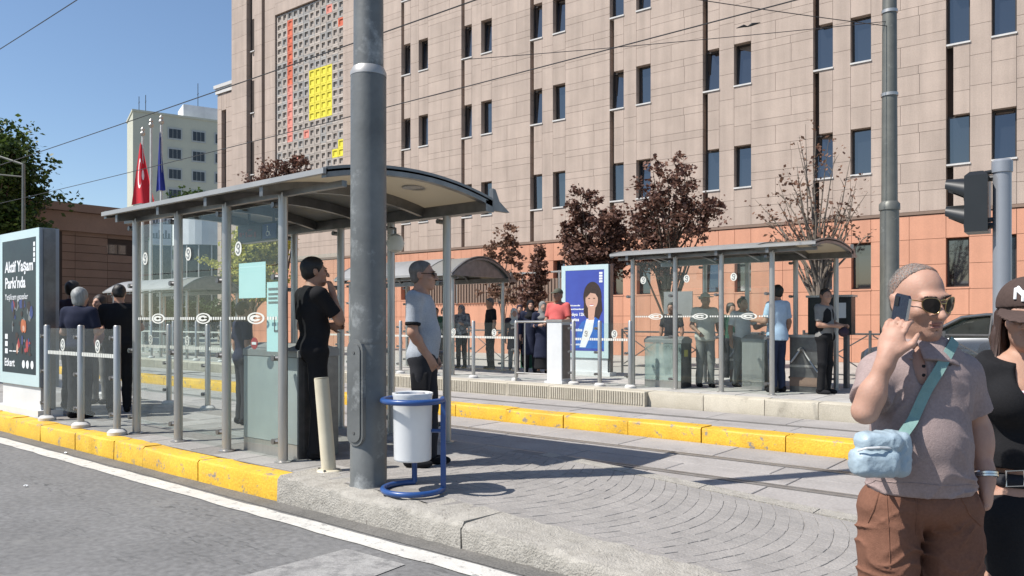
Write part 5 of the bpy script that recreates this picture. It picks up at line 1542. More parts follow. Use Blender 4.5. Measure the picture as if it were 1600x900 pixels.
def stand(H=1.75, stance=.10, armL=None, armR=None, lean=0.0, step=0.0, shw=.19):
    """joints of a standing figure that faces -y; L is +x"""
    f = H / 1.75
    J = dict(pel=(0, 0, .95), chest=(0, lean * .5 + .01, 1.27), neck=(0, lean + .015, 1.475), head=(0, lean - .015, 1.625),
             hipL=(.085, 0, .92), hipR=(-.085, 0, .92), knL=(stance * .95, -.01 - step * .5, .50), knR=(-stance * .95, -.01 + step * .4, .50),
             anL=(stance, .02 - step, .09), anR=(-stance, .02 + step, .09), shL=(shw, lean + .02, 1.425), shR=(-shw, lean + .02, 1.425))
    for a, sg_, ar in (('L', 1, armL), ('R', -1, armR)):
        u, w = ar if ar else ((.18 * sg_, .03, -1), (.05 * sg_, -.22, -1))
        u = Vector(u).normalized() * .285; w = Vector(w).normalized() * .25
        sh_ = Vector(J['sh' + a]); J['el' + a] = tuple(sh_ + u); J['wr' + a] = tuple(sh_ + u + w)
    return {k: tuple(q * f for q in v) for k, v in J.items()}, f

def person(label, loc, face, H=1.72, vox=.02, skin='skin_tan', top='cl_black', legs='cl_char', shoes='cl_black', hair='hair_black', hstyle='short', pose=None, yaw=0.0, pitch=0.0,
           sleeve='short', skirt=False, belly=0.0, girth=1.0, extras=None, group='people waiting at the tram stop', collar=None, long_top=0.0, seed=0, handcurl=.35):
    """face: direction in the ground plane the figure looks along"""
    rz = math.atan2(face[1], face[0]) + math.pi / 2
    T = thing('person', label, 'person', loc, rz, group=group)
    J, f = pose if pose else stand(H)
    fine = vox < .013
    M = rotm(yaw, pitch)
    A = lambda k: np.array(J[k])
    b = SD(.03)
    P = head(b, J['head'], M, f * 1.0, fine)
    nk = A('neck'); b.cone(tuple(nk - np.array((0, 0, .05))), tuple(np.array(P(0, .022, -.06))), .056 * f, .050 * f, k=.03)
    g_ = girth
    def torso(s, o):
        c, p = A('chest'), A('pel')
        s.ell(tuple(c + (0, 0, .03 * f)), ((.165 * g_ + o) * f, (.105 * g_ + o) * f, (.165 + o) * f), k=.05)
        s.cone(tuple(A('shL') * .86 + A('shR') * .14 - np.array((0, 0, .0))), tuple(A('shR') * .86 + A('shL') * .14), (.062 + o) * f, (.062 + o) * f, k=.05)
        s.ell(tuple((c + p) / 2 + np.array((0, -.02 - belly * .5, 0))), ((.145 * g_ + o) * f, (.105 * g_ + o + belly) * f, (.17 + o) * f), k=.06)
        s.ell(tuple(p + np.array((0, .01, .0))), ((.165 * g_ + o) * f, (.115 * g_ + o) * f, (.12 + o) * f), k=.05)
        s.cone(tuple(nk - np.array((0, 0, .07))), tuple(nk + np.array((0, 0, -.015))), (.085 + o) * f, (.058 + o) * f, k=.05)
    torso(b, 0)
    for a, sg_ in (('L', 1), ('R', -1)):
        arm(b, J, a, f)
        dv = np.array(J['wr' + a]) - np.array(J['el' + a])
        hand(b, J['wr' + a], dv, (-sg_ * .8, .35, .1), fine, handcurl, side=sg_ if False else (1 if a == 'L' else -1))
        b.cone(J['hip' + a], J['kn' + a], .085 * f, .055 * f, k=.04); b.cone(J['kn' + a], J['an' + a], .054 * f, .036 * f, k=.03)
        an = A('an' + a); b.ell(tuple(an + np.array((0, -.05, -.05)) * f), (.036 * f, .09 * f, .035 * f), k=.03)
    b.plane((0, 0, -1), -.008)
    link('body', b.mesh('body', vox, skin), T)
    # shirt
    s = SD(.03); torso(s, .016)
    for a in 'LR':
        sh_, el, wr = A('sh' + a), A('el' + a), A('wr' + a)
        if sleeve == 'short': s.cone(tuple(sh_), tuple(sh_ + (el - sh_) * .78), .068 * f, .062 * f, k=.035, flat=True)
        elif sleeve == 'long':
            s.cone(tuple(sh_), tuple(el), .066 * f, .056 * f, k=.035); s.cone(tuple(el), tuple(el + (wr - el) * .94), .056 * f, .042 * f, k=.03, flat=True)
        else: s.cone(tuple(sh_), tuple(sh_ + (el - sh_) * .12), .066 * f, .06 * f, k=.03, flat=True)
    hem = (A('pel')[2] - (.06 + long_top) * f)
    if long_top:
        s.cone(tuple(A('pel') + np.array((0, 0, .05))), (0, .01, hem - .02), (.155) * f, (.17 + long_top * .12) * f, k=.05)
    s.plane((0, 0, -1), -hem); s.plane((0, -.35, 1.0), (nk[2] + .012 * f) - .35 * nk[1])
    s.disp = folds(.0075 if fine else .006, seed + 3, 20, 8)
    link('shirt' if not long_top else 'coat', s.mesh('shirt', vox, top), T)
    if collar:
        c = SD(.01); c.cone(tuple(nk + np.array((0, .006, -.03))), tuple(nk + np.array((0, .004, .034)) * f), .078 * f, .064 * f, flat=True)
        c.cone(tuple(nk + np.array((0, 0, .0))), tuple(nk + np.array((0, -.004, .06))), .052 * f, .060 * f, k=.004, sub=True)
        link('collar', c.mesh('collar', vox, collar), T)
    # trousers
    l = SD(.03)
    p = A('pel')
    l.ell(tuple(p + np.array((0, .012, -.01))), (.178 * g_ * f, .128 * g_ * f, .125 * f), k=.05)
    if skirt:
        l.cone(tuple(p + np.array((0, 0, -.02))), (0, .01, .12), .15 * f, .21 * f, k=.05, flat=True)
    else:
        for a in 'LR':
            l.cone(J['hip' + a], J['kn' + a], .098 * f, .072 * f, k=.035); l.cone(J['kn' + a], tuple(A('an' + a) + np.array((0, 0, -.035))), .070 * f, .060 * f, k=.03, flat=True)
    l.plane((0, 0, 1), p[2] + .075 * f); l.disp = folds(.007, seed + 8, 26, 6)
    link('skirt' if skirt else 'trousers', l.mesh('trousers', vox, legs), T)
    sh = SD(.02)
    for a in 'LR':
        an = A('an' + a); sh.ell(tuple(an + np.array((0, -.055, -.052)) * f), (.043 * f, .125 * f, .045 * f)); sh.ell(tuple(an + np.array((0, .025, -.03)) * f), (.042 * f, .052 * f, .055 * f))
    sh.plane((0, 0, -1), -.002); sh.plane((0, 0, 1), .125)
    link('shoes', sh.mesh('shoes', min(vox, .016), shoes), T)
    hv = min(vox, .012)
    sc = f
    if hstyle == 'short': hair_short(P, J['head'], M, sc, hv, hair, T)
    elif hstyle == 'crop': hair_short(P, J['head'], M, sc, hv, hair, T, thick=.005, recede=.02)
    elif hstyle == 'bob':
        h = SD(.02); h.ell(P(0, .025, .03), (.094 * sc, .112 * sc, .105 * sc), M); h.ell(P(0, .05, -.05), (.09 * sc, .07 * sc, .09 * sc), M, k=.04)
        h.ell(P(0, -.095, -.035), (.062 * sc, .075 * sc, .10 * sc), M, k=.01, sub=True); h.disp = folds(.008, 5, 40, 25); link('hair', h.mesh('hair', hv, hair), T)
    elif hstyle == 'scarf':
        h = SD(.03); h.ell(P(0, .018, .022), (.096 * sc, .115 * sc, .115 * sc), M); h.ell(P(0, .01, -.10), (.085 * sc, .085 * sc, .08 * sc), M, k=.04)
        h.cone(tuple(nk + np.array((0, 0, .01))), tuple(nk - np.array((0, -.01, .10))), .10 * f, .17 * f, k=.05)
        h.ell(P(0, -.105, -.02), (.058 * sc, .06 * sc, .085 * sc), M, k=.012, sub=True); h.disp = folds(.006, 5, 30, 18); link('headscarf', h.mesh('headscarf', hv, hair), T)
    elif hstyle in ('cap', 'hat'):
        hair_short(P, J['head'], M, sc, hv, 'hair_salt', T, thick=.004)
        h = SD(.01); h.ell(P(0, .018, .050), (.090 * sc, .110 * sc, .090 * sc), M)
        n = M @ np.array((0, -.18, -1.0)); n /= np.linalg.norm(n); h.plane(n, float(n @ np.array(P(0, 0, .045))))
        if hstyle == 'cap':
            h2 = SD(.01); h2.ell(P(0, -.115, .052), (.072 * sc, .085 * sc, .010 * sc), M @ np.array(Matrix.Rotation(.18, 3, 'X'))); link('peak', h2.mesh('peak', .008, hair), T)
        else:
            h2 = SD(.01); h2.ell(P(0, .01, .058), (.155 * sc, .165 * sc, .010 * sc), M); link('brim', h2.mesh('brim', .010, hair), T)
        link('cap' if hstyle == 'cap' else 'hat', h.mesh('cap', hv, hair), T)
    if fine:
        e = SD(.002)
        for sx in (-1, 1): e.ell(P(sx * .032, -.094, .010), (.012 * sc, .010 * sc, .0065 * sc), M)
        link('eyes', e.mesh('eyes', .003, 'eye_dark'), T)
        br = SD(.004)
        for sx in (-1, 1): br.cone(P(sx * .016, -.103, .030), P(sx * .050, -.090, .031), .0045 * sc, .003 * sc)
        link('eyebrows', br.mesh('eyebrows', .004, 'hair_black'), T)
    if extras: extras(T, J, f, P, M)
    return T

Rv = Vector((.77676, .6298)); Fv = Vector((-.6298, .77676))
def fdir(r, a):
    """r: towards image right, a: away from the camera"""
    v = Rv * r + Fv * a; return (v.x, v.y)
def gpos(px, d, z): x, y = at(px, d); return (x, y, z)

# black-shirted man with his hand at his mouth, near shelter
J = stand(1.83, armR=((-.06, -.62, -.8), (.34, .12, 1.0)), armL=((.25, -.1, -1), (-.5, -.8, .0)))
person('man in black T-shirt with hand at his mouth between cabinet and thick pole', gpos(489, 7.02, .197), fdir(.80, .62), vox=.0105, skin='skin_tan', top='cl_black', legs='cl_black', hair='hair_black', hstyle='short', pose=J, seed=1, yaw=-.15, girth=1.02, handcurl=.6)
# guard in the grey polo
def guard_extras(T, J, f, P, M):
    for a in 'LR':
        sh_, el = np.array(J['sh' + a]), np.array(J['el' + a]); c = SD(.004)
        c.cone(tuple(sh_ + (el - sh_) * .70), tuple(sh_ + (el - sh_) * .80), .0665 * f, .0655 * f, flat=True, flat0=True); link('cuff', c.mesh('cuff', .009, 'cl_black'), T)
    s = SD(.006); s.rbox((.118, -.02, 1.30), (.012, .03, .015), rad=.004); 
    k = SD(.01); k.rbox((.150 * f, .0, .74), (.02, .075, .085), rad=.02); link('cargo_pocket', k.mesh('cargo_pocket', .010, 'cl_black'), T)
    k = SD(.01); k.rbox((-.150 * f, .0, .74), (.02, .075, .085), rad=.02); link('cargo_pocket', k.mesh('cargo_pocket', .010, 'cl_black'), T)
    for i in range(3):
        mb = MB(); mb.box(-.178, -.172, -.02, .045, .44 - i * .06, .475 - i * .06); o = mb.obj('trouser_print', 'ink_grey', T)
    g = SD(.003)
    g.cone(P(-.05, -.098, .012), P(.05, -.098, .012), .006, .006); g.ell(P(-.036, -.104, .006), (.024, .008, .018), M); g.ell(P(.036, -.104, .006), (.024, .008, .018), M)
    g.cone(P(-.062, -.09, .012), P(-.082, .01, .012), .004, .004); g.cone(P(.062, -.09, .012), P(.082, .01, .012), .004, .004)
    link('sunglasses', g.mesh('sunglasses', .004, 'lens_dark'), T)
J = stand(1.77, armR=((-.10, .02, -1), (.42, -.55, -1)), armL=((.12, .06, -1), (-.32, -.55, -1)), lean=.02, stance=.09, step=.06)
person('man in grey polo shirt and black cargo trousers standing behind the litter bin', gpos(662, 6.62, .197), fdir(.98, -.10), vox=.0105, skin='skin_tan', top='cl_polo', legs='cl_char', hair='hair_salt', hstyle='crop', pose=J, seed=4, belly=.008, girth=1.04, collar='cl_black', extras=guard_extras, handcurl=.6)
# people at left behind the balustrade
person('grey-haired woman seen from behind at the left balustrade', gpos(125, 9.9, .197), fdir(.1, 1), H=1.66, vox=.016, skin='skin_light', top='cl_navy', legs='cl_char', hair='hair_grey', hstyle='bob', pose=stand(1.68, armL=((.2, -.1, -1), (-.3, -.7, .1)), armR=((-.2, -.1, -1), (.3, -.7, .1))), seed=6, girth=1.12)
person('man in black shirt seen from behind looking down, left of near shelter', gpos(186, 10.5, .197), fdir(-.35, .9), H=1.74, vox=.016, top='cl_black', legs='cl_black', pose=stand(1.74, armL=((.3, -.2, -1), (-.3, -1, .5)), armR=((-.3, -.2, -1), (.3, -1, .5))), seed=7, girth=1.15, pitch=.35)
person('tall dark-haired man hidden behind the grey-haired woman', gpos(114, 11.0, .197), fdir(.3, 1), H=1.80, vox=.02, top='cl_dpurple', legs='cl_char', pose=stand(1.82), seed=8)
person('woman in pink top between the grey-haired woman and the black-shirted man', gpos(156, 11.6, .197), fdir(-.2, -1), H=1.62, vox=.02, skin='skin_light', top='cl_pink', legs='cl_grey', hair='hair_brown', hstyle='bob', pose=stand(1.64), seed=9)
person('short person in dark top seen through glass left of the gate cabinet', gpos(380, 9.3, .197), fdir(.6, .5), H=1.5, vox=.02, top='cl_navy', legs='cl_char', pose=stand(1.48), seed=10)
# far platform
person('man in black T-shirt and black trousers standing on the far platform', gpos(766, 18.95, .247), fdir(-.8, -.3), H=1.74, vox=.022, top='cl_black', legs='cl_black', hair='hair_salt', hstyle='crop', pose=stand(1.76), seed=11, pitch=.2, girth=1.08)
def camera_bag(T, J, f, P, M):
    k = SD(.02); k.rbox((0, .16, 1.2), (.13, .08, .19), rad=.05); link('backpack', k.mesh('backpack', .02, 'cl_black'), T)
person('person in patterned headscarf and printed top with backpack on the far platform', gpos(721, 19.4, .247), fdir(-.4, -.8), H=1.6, vox=.022, skin='skin_light', top='cl_print', legs='cl_black', hair='cl_print', hstyle='scarf', pose=stand(1.6, armL=((.2, -.1, -1), (-.3, -.9, .3)), armR=((-.2, -.1, -1), (.3, -.9, .3))), sleeve='long', seed=12, extras=camera_bag)
person('woman in long dark coat and black headscarf, left of a pair', gpos(829, 17.7, .247), fdir(.1, -1), H=1.66, vox=.022, skin='skin_light', top='cl_navy', legs='cl_char', hair='cl_black', hstyle='scarf', pose=stand(1.68), sleeve='long', long_top=.45, seed=13)
person('woman in long navy coat and grey headscarf, right of a pair', gpos(848, 17.3, .247), fdir(.25, -1), H=1.63, vox=.022, skin='skin_light', top='cl_navy', legs='cl_black', hair='cl_grey', hstyle='scarf', pose=stand(1.64, armL=((.2, -.1, -1), (-.4, -.9, .1)), armR=((-.2, -.1, -1), (.4, -.9, .1))), sleeve='long', long_top=.50, skirt=True, seed=14)
person('small woman in pale headscarf behind the hoop gate', gpos(803, 18.6, .247), fdir(.2, -1), H=1.55, vox=.022, skin='skin_light', top='cl_dpurple', legs='cl_grey', hair='cl_beige', hstyle='scarf', pose=stand(1.5), sleeve='long', long_top=.3, seed=15)
person('woman in dark red headscarf behind the small woman', gpos(812, 19.8, .247), fdir(0, -1), H=1.62, vox=.024, skin='skin_light', top='cl_black', legs='cl_black', hair='cl_dpurple', hstyle='scarf', pose=stand(1.62), sleeve='long', long_top=.3, seed=16)
person('man in red polo shirt and dark cap behind the white pillar', gpos(872, 15.4, .247), fdir(-.55, -.75), H=1.82, vox=.02, skin='skin_brown', top='cl_red', legs='cl_grey', hair='cl_olive', hstyle='cap', pose=stand(1.84, armL=((.25, -.1, -1), (-.4, -.8, -.2)), armR=((-.25, -.1, -1), (.4, -.8, -.2))), seed=17, girth=1.15, belly=.03)
person('person in dark green top behind the grey-shirted man', gpos(681, 20.5, .247), fdir(.2, -1), H=1.6, vox=.024, skin='skin_tan', top='cl_green', legs='cl_char', pose=stand(1.55), seed=18, sleeve='long')
person('fair-haired person in dark jacket behind the grey-shirted man', gpos(694, 21.2, .247), fdir(.3, -1), H=1.6, vox=.024, skin='skin_light', top='cl_grey', legs='cl_char', hair='hair_brown', hstyle='bob', pose=stand(1.58), seed=19, sleeve='long')
# under the far shelter
person('elderly man in straw hat and beige shirt under the far shelter', gpos(1102, 13.9, .247), fdir(.1, -1), H=1.7, vox=.018, skin='skin_brown', top='cl_beige', legs='cl_grey', hair='straw', hstyle='hat', pose=stand(1.70, armL=((.22, .0, -1), (.1, -.3, -1)), armR=((-.2, .05, -1), (.25, -.8, -.5)), step=.05), seed=20, girth=1.1, long_top=.03)
person('person in pale shirt looking up under the far shelter', gpos(1160, 13.9, .247), fdir(.35, -1), H=1.6, vox=.018, skin='skin_tan', top='cl_white', legs='cl_grey', hair='hair_brown', pose=stand(1.62, armL=((.3, -.3, -1), (.3, -1, .3)), armR=((-.2, .1, -1), (-.05, -.2, -1)), step=.08), seed=21, pitch=-.3)
person('man in light blue shirt and jeans seen from behind under the far shelter', gpos(1214, 12.9, .247), fdir(-.5, .85), H=1.78, vox=.018, skin='skin_tan', top='cl_lblue', legs='cl_denim', hair='hair_black', pose=stand(1.80, armL=((.25, -.15, -1), (-.1, -1, .1)), armR=((-.2, .05, -1), (0, -.3, -1))), seed=22, girth=1.1, sleeve='short', long_top=.04)
def vest_extras(T, J, f, P, M):
    v = SD(.04); c_, p_ = np.array(J['chest']), np.array(J['pel'])
    v.ell(tuple(c_ + np.array((0, 0, .03))), (.197, .137, .195)); v.ell(tuple((c_ + p_) / 2), (.178, .137, .2), k=.05); v.ell(tuple(p_), (.198, .15, .12), k=.05)
    v.plane((0, 0, -1), -(p_[2] - .10)); v.rbox((0, -.2, c_[2] - .05), (.025, .12, .32), rad=.01, k=.005, sub=True); v.ell((0, -.05, c_[2] + .21), (.075, .12, .10), k=.01, sub=True); v.disp = folds(.006, 9, 20, 8)
    link('vest', v.mesh('vest', .018, 'cl_black'), T)
    k = SD(.02); k.ell((.02, -.30, 1.02), (.10, .08, .08)); link('held_cap', k.mesh('held_cap', .016, 'cl_dpurple'), T)
person('man in dark vest over grey T-shirt leaning by the turnstile', gpos(1289, 12.6, .247), fdir(.55, -.6), H=1.72, vox=.018, skin='skin_tan', top='cl_grey', legs='cl_black', hair='hair_black', pose=stand(1.73, armL=((.15, -.25, -1), (-.5, -1, -.1)), armR=((-.15, -.1, -1), (.5, -.9, -.05)), stance=.12), seed=23, girth=1.08, yaw=-.7, sleeve='short', extras=vest_extras)
person('dark figure in shade behind the far shelter at left', gpos(1049, 17.4, .10), fdir(-.5, -.8), H=1.75, vox=.024, skin='skin_brown', top='cl_char', legs='cl_black', pose=stand(1.76), seed=24)
person('person in teal top half hidden behind the pale-shirted person', gpos(1142, 16.6, .10), fdir(.3, -.9), H=1.7, vox=.024, skin='skin_tan', top='cl_green', legs='cl_char', hair='hair_brown', hstyle='bob', pose=stand(1.74), seed=25)

# ------------------------------------------------------------------ the couple in front
def man_front():
    T = thing('person', 'man in taupe polo shirt and brown shorts talking on a phone', 'person', (-.57, 2.88, 0), CAM_YAW, group='couple in the foreground')
    S_ = 2.6 / 1200
    def q(px, py, aw): return ((px - 800) / 1200 * (2.6 + aw) - 632 * S_, aw, 1.45 - (py - 501) / 1200 * (2.6 + aw))
    vox = .0062
    M = rotm(math.radians(8), math.radians(12), math.radians(-3))
    hc = q(1434, 470, -.02)
    shR, elR, wrR = q(1374, 584, .0), q(1350, 642, -.14), q(1384, 560, -.165)
    shL, elL, wrL = q(1497, 584, .02), q(1526, 668, .035), q(1538, 744, -.02)
    b = SD(.03)
    P = head(b, hc, M, .97, True, jaw=.97)
    b.cone(q(1440, 575, .01), P(0, .02, -.06), .063, .057, k=.035)
    def torso(s, o):
        s.ell(q(1434, 610, .0), (.158 + o, .108 + o, .15 + o), k=.05)
        s.cone(q(1376, 585, .01), q(1438, 558, .02), .056 + o, .056 + o, k=.05); s.cone(q(1495, 585, .02), q(1438, 558, .02), .056 + o, .056 + o, k=.05)
        s.ell(q(1436, 690, -.03), (.148 + o, .122 + o, .15 + o), k=.06)
        s.ell(q(1436, 750, -.01), (.153 + o, .120 + o, .11 + o), k=.05)
        s.cone(q(1439, 580, .01), q(1440, 556, .01), .10 + o, .070 + o, k=.05)
    torso(b, 0)
    b.cone(shR, elR, .048, .038, k=.025); b.cone(elR, wrR, .038, .026, k=.02); b.ell(tuple(np.array(elR) * .68 + np.array(wrR) * .32), (.040, .038, .042), k=.03)
    b.cone(shL, elL, .048, .038, k=.025); b.cone(elL, wrL, .038, .025, k=.02); b.ell(tuple(np.array(elL) * .7 + np.array(wrL) * .3), (.039, .038, .05), k=.03)
    hand(b, wrR, (.30, .06, 1.0), (.72, .68, .0), True, curl=.50, side=-1, size=1.0)
    hand(b, wrL, (-.02, -.10, -1), (-.75, .55, .1), True, curl=1.05, side=1, size=1.05)
    for sx, px in ((-1, 1392), (1, 1478)):
        b.cone(q(px, 800, .01), q(px + 4 * sx, 945, -.01), .074, .058, k=.02); b.cone(q(px + 4 * sx, 945, -.02), (q(px + 4 * sx, 945, 0)[0], .02, .09), .062, .04, k=.03)
        b.ell((q(px + 4 * sx, 945, 0)[0], -.03, .045), (.045, .12, .045), k=.02)
    b.plane((0, 0, -1), -.004)
    link('body', b.mesh('body', .0055, 'skin_man'), T)
    li = SD(.003); li.ell(P(0, -.0955, -.0595), (.0235, .0115, .0055), M); li.ell(P(0, -.0935, -.0725), (.0205, .0115, .006), M, k=.001); link('lips', li.mesh('lips', .003, 'lips'), T)
    # polo shirt
    s = SD(.03); torso(s, .016)
    for a, e, r in ((shR, elR, .063), (shL, elL, .064)):
        a, e = np.array(a), np.array(e); s.cone(tuple(a), tuple(a + (e - a) * .72), r, r * 1.0, k=.03, flat=True)
    s.plane((0, 0, -1), -q(0, 765, 0)[2]); s.cone(q(1440, 566, -.02), q(1440, 520, .0), .068, .085, k=.008, sub=True); s.ell(q(1441, 572, -.115), (.018, .06, .06), k=.01, sub=True)
    base = folds(.004, 21, 15, 9)
    def dsp(X, Y, Z):
        w = np.clip((1.12 - Z) / .2, 0, 1)
        wob = 1.1 * np.sin(X * 19 + Z * 11) + .8 * np.sin(Z * 31 - X * 13 + Y * 9)
        side = np.clip((X + .03) / .10, 0, 1)
        o = base(X, Y, Z)
        o = o - .011 * crease((X * .75 + Z) * 30 + wob) * side * w * (.6 + .4 * np.sin(X * 29 + Z * 17))
        o = o - .008 * crease((Z - X * .25) * 44 + wob * 1.3) * np.clip((1.02 - Z) / .06, 0, 1)
        o = o - .008 * crease((Z + np.abs(X) * 1.1) * 33 + wob) * np.exp(-((np.abs(X) - .14) ** 2) / .003 - (Z - 1.2) ** 2 / .006)
        return o
    s.disp = dsp
    link('polo_shirt', s.mesh('polo_shirt', .005, 'cl_taupe'), T)
    c = SD(.008); c.cone(q(1440, 578, -.012), q(1440, 534, .020), .118, .086, flat=True, flat0=True); c.cone(q(1440, 588, -.014), q(1440, 526, .022), .110, .074, k=.004, sub=True)
    c.rbox(q(1441, 566, -.12), (.012, .06, .07), rad=.004, k=.004, sub=True)
    c.rbox(q(1441, 580, -.12), (.030, .06, .022), rad=.004, k=.004, sub=True)
    c.disp = folds(.002, 5, 30, 20)
    link('collar', c.mesh('collar', .0055, 'cl_taupe'), T)
    mb = MB(); mb.lathe(0, 0, [(.008, 0), (.008, .002)], 12); mb.obj('chest_emblem', 'cl_collar', T, loc=q(1482, 568, -.105), rot=(math.radians(80), 0, math.radians(25)))
    for i, py in enumerate((572, 586)):
        mb = MB(); mb.lathe(0, 0, [(.0055, 0), (.0055, .003)], 10); o = mb.obj('button', 'cl_black', T, loc=q(1441, py, -.118 - .006 * i), rot=(math.radians(90), 0, 0))
    # shorts
    l = SD(.035); l.ell(q(1436, 778, .0), (.172, .137, .10), k=.05)
    for sx, px in ((-1, 1388), (1, 1482)):
        l.cone(q(px, 795, .0), q(px + 3 * sx, 925, -.01), .098, .094, k=.025, flat=True)
    l.plane((0, 0, 1), q(0, 752, 0)[2])
    bf = folds(.0055, 31, 22, 14)
    def dsp2(X, Y, Z):
        wob = 1.2 * np.sin(X * 27 + Z * 9) + .9 * np.sin(Z * 37 - X * 19 + Y * 13)
        o = bf(X, Y, Z) * .8
        o = o - .012 * crease((Z - np.abs(X - .005) * .75) * 34 + wob) * np.clip((.80 - Z) / .03, 0, 1) * np.clip((Z - .60) / .05, 0, 1) * (.55 + .45 * np.sin(X * 37 + Z * 13))
        o = o - .009 * crease((Z + X * .35) * 38 + wob * 1.4) * (.5 + .5 * np.sin(X * 23 - Z * 31))
        o = o - .006 * crease((X * 1.0) * 16 + Z * 3 + .6 * np.sin(Z * 40))
        return o
    l.disp = dsp2
    link('shorts', l.mesh('shorts', .005, 'cl_brown'), T)
    sh = SD(.02)
    for px in (1388, 1482): sh.ell((q(px, 0, 0)[0], -.04, .05), (.05, .14, .05))
    sh.plane((0, 0, -1), -.001); link('shoes', sh.mesh('shoes', .012, 'cl_white'), T)
    hair_short(P, hc, M, .97, .0055, 'hair_fuzz', T, thick=.0022, recede=.070)
    sb = SD(.03); sb.ell(P(0, -.022, -.040), (.0655, .0755, .0800), M); sb.ell(P(0, -.030, -.080), (.0575, .0605, .044), M, k=.03); sb.ell(P(0, -.072, -.104), (.0295, .0255, .0215), M, k=.03)
    nn = M @ np.array((0, .1, 1.0)); sb.plane(nn, float(nn @ np.array(P(0, -.08, -.042)))); sb.ell(P(0, -.10, -.066), (.024, .03, .015), M, k=.006, sub=True)
    link('stubble', sb.mesh('stubble', .005, 'stubble'), T)
    br = SD(.004)
    for sx in (-1, 1): br.cone(P(sx * .016, -.104, .031), P(sx * .050, -.090, .033), .0045, .003)
    link('eyebrows', br.mesh('eyebrows', .004, 'hair_brown'), T)
    # sunglasses
    def lens(sx):
        pts = []
        for t in range(18):
            an = 2 * math.pi * t / 18; ca, sa = math.cos(an), math.sin(an)
            pts.append((.034 + .0245 * math.copysign(abs(ca) ** .75, ca) + (.003 * sa), .001 + .0245 * math.copysign(abs(sa) ** .8, sa) + (-.004 if sa < 0 and ca < 0 else 0)))
        mb = MB(); fr_, bk = [], []
        for x, z in pts:
            yb = -.1215 + (x / .058) ** 2 * .024
            fr_.append(P(sx * x, yb, z + .006)); bk.append(P(sx * x, yb + .004, z + .006))
        cen = P(sx * .034, -.1175, .006); n = len(pts)
        mb.add(fr_ + bk + [cen], [(i, (i + 1) % n, n + (i + 1) % n, n + i) for i in range(n)] + [(i, (i + 1) % n, 2 * n) for i in range(n)] + [tuple(n + i for i in range(n))])
        o = mb.obj('sunglass_lens', 'lens_dark', T)
        mb = MB(); mb.tube(fr_, .0011, 6, closed=True); mb.obj('sunglass_rim', 'gold', T, smooth=True)
    lens(1); lens(-1)
    mb = MB(); mb.tube([P(-.012, -.122, .024), P(0, -.125, .027), P(.012, -.122, .024)], .0018, 6); mb.tube([P(-.010, -.1215, .012), P(0, -.124, .014), P(.010, -.1215, .012)], .0018, 6)
    for sx in (-1, 1): mb.tube([P(sx * .058, -.097, .018), P(sx * .080, -.06, .019), P(sx * .084, .015, .018), P(sx * .084, .035, .0)], .0018, 6)
    mb.obj('sunglass_frame', 'gold', T, smooth=True)
    # wristwatch
    w = Vector(wrL); dv = (Vector(wrL) - Vector(elL)).normalized()
    mb = MB(); a1 = dv.orthogonal().normalized(); a2 = dv.cross(a1)
    ring = [tuple(w - dv * .01 + (a1 * math.cos(t * .2618) + a2 * math.sin(t * .2618)) * .0335) for t in range(24)]
    mb.tube(ring, .0065, 6, closed=True); mb.tube([tuple(Vector(p) + dv * .009) for p in ring], .006, 6, closed=True); mb.obj('watch_band', 'silver', T, smooth=True)
    return T, q, P, M
mf, q, P, M = man_front()
def follow(o): o.location = mf.location; o.rotation_euler = mf.rotation_euler
def seam(part, pts, nm, mat, r=.0016, lift=.0008):
    from mathutils.bvhtree import BVHTree as BT
    me = [c_ for c_ in mf.children if c_.name.startswith(part)][0].data
    bv = BT.FromPolygons([v.co[:] for v in me.vertices], [tuple(p.vertices) for p in me.polygons]); out = []
    for a_, b_ in zip(pts[:-1], pts[1:]):
        for t in range(8):
            p_ = Vector(a_).lerp(Vector(b_), t / 8); ax_ = Vector((p_.x * .6 + q(1436, 0, 0)[0] * .4, .02, p_.z)); dr = (p_ - ax_).normalized(); h_ = bv.ray_cast(ax_ + dr * .5, -dr)
            if h_[0] is not None: out.append(tuple(h_[0] + dr * lift))
    if len(out) > 2: mb = MB(); mb.tube(out, r, 5); mb.obj(nm, mat, mf, smooth=True)
seam('polo_shirt', [q(1341, 757, 0), q(1360, 757, -.12), q(1436, 757, -.16), q(1510, 757, -.12), q(1526, 757, 0)], 'hem_seam', 'cl_taupe')
seam('shorts', [q(1436, 768, -.16), q(1437, 800, -.16), q(1440, 850, -.14)], 'fly_seam', 'cl_brown', .0024)
seam('shorts', [q(1372, 772, -.14), q(1360, 800, -.12), q(1346, 822, -.06)], 'pocket_seam', 'cl_brown', .0026)
seam('shorts', [q(1500, 772, -.14), q(1512, 800, -.12), q(1524, 822, -.06)], 'pocket_seam', 'cl_brown', .0026)
seam('shorts', [q(1386, 775, -.16), q(1388, 830, -.14), q(1390, 900, -.12)], 'leg_seam', 'cl_brown', .002)
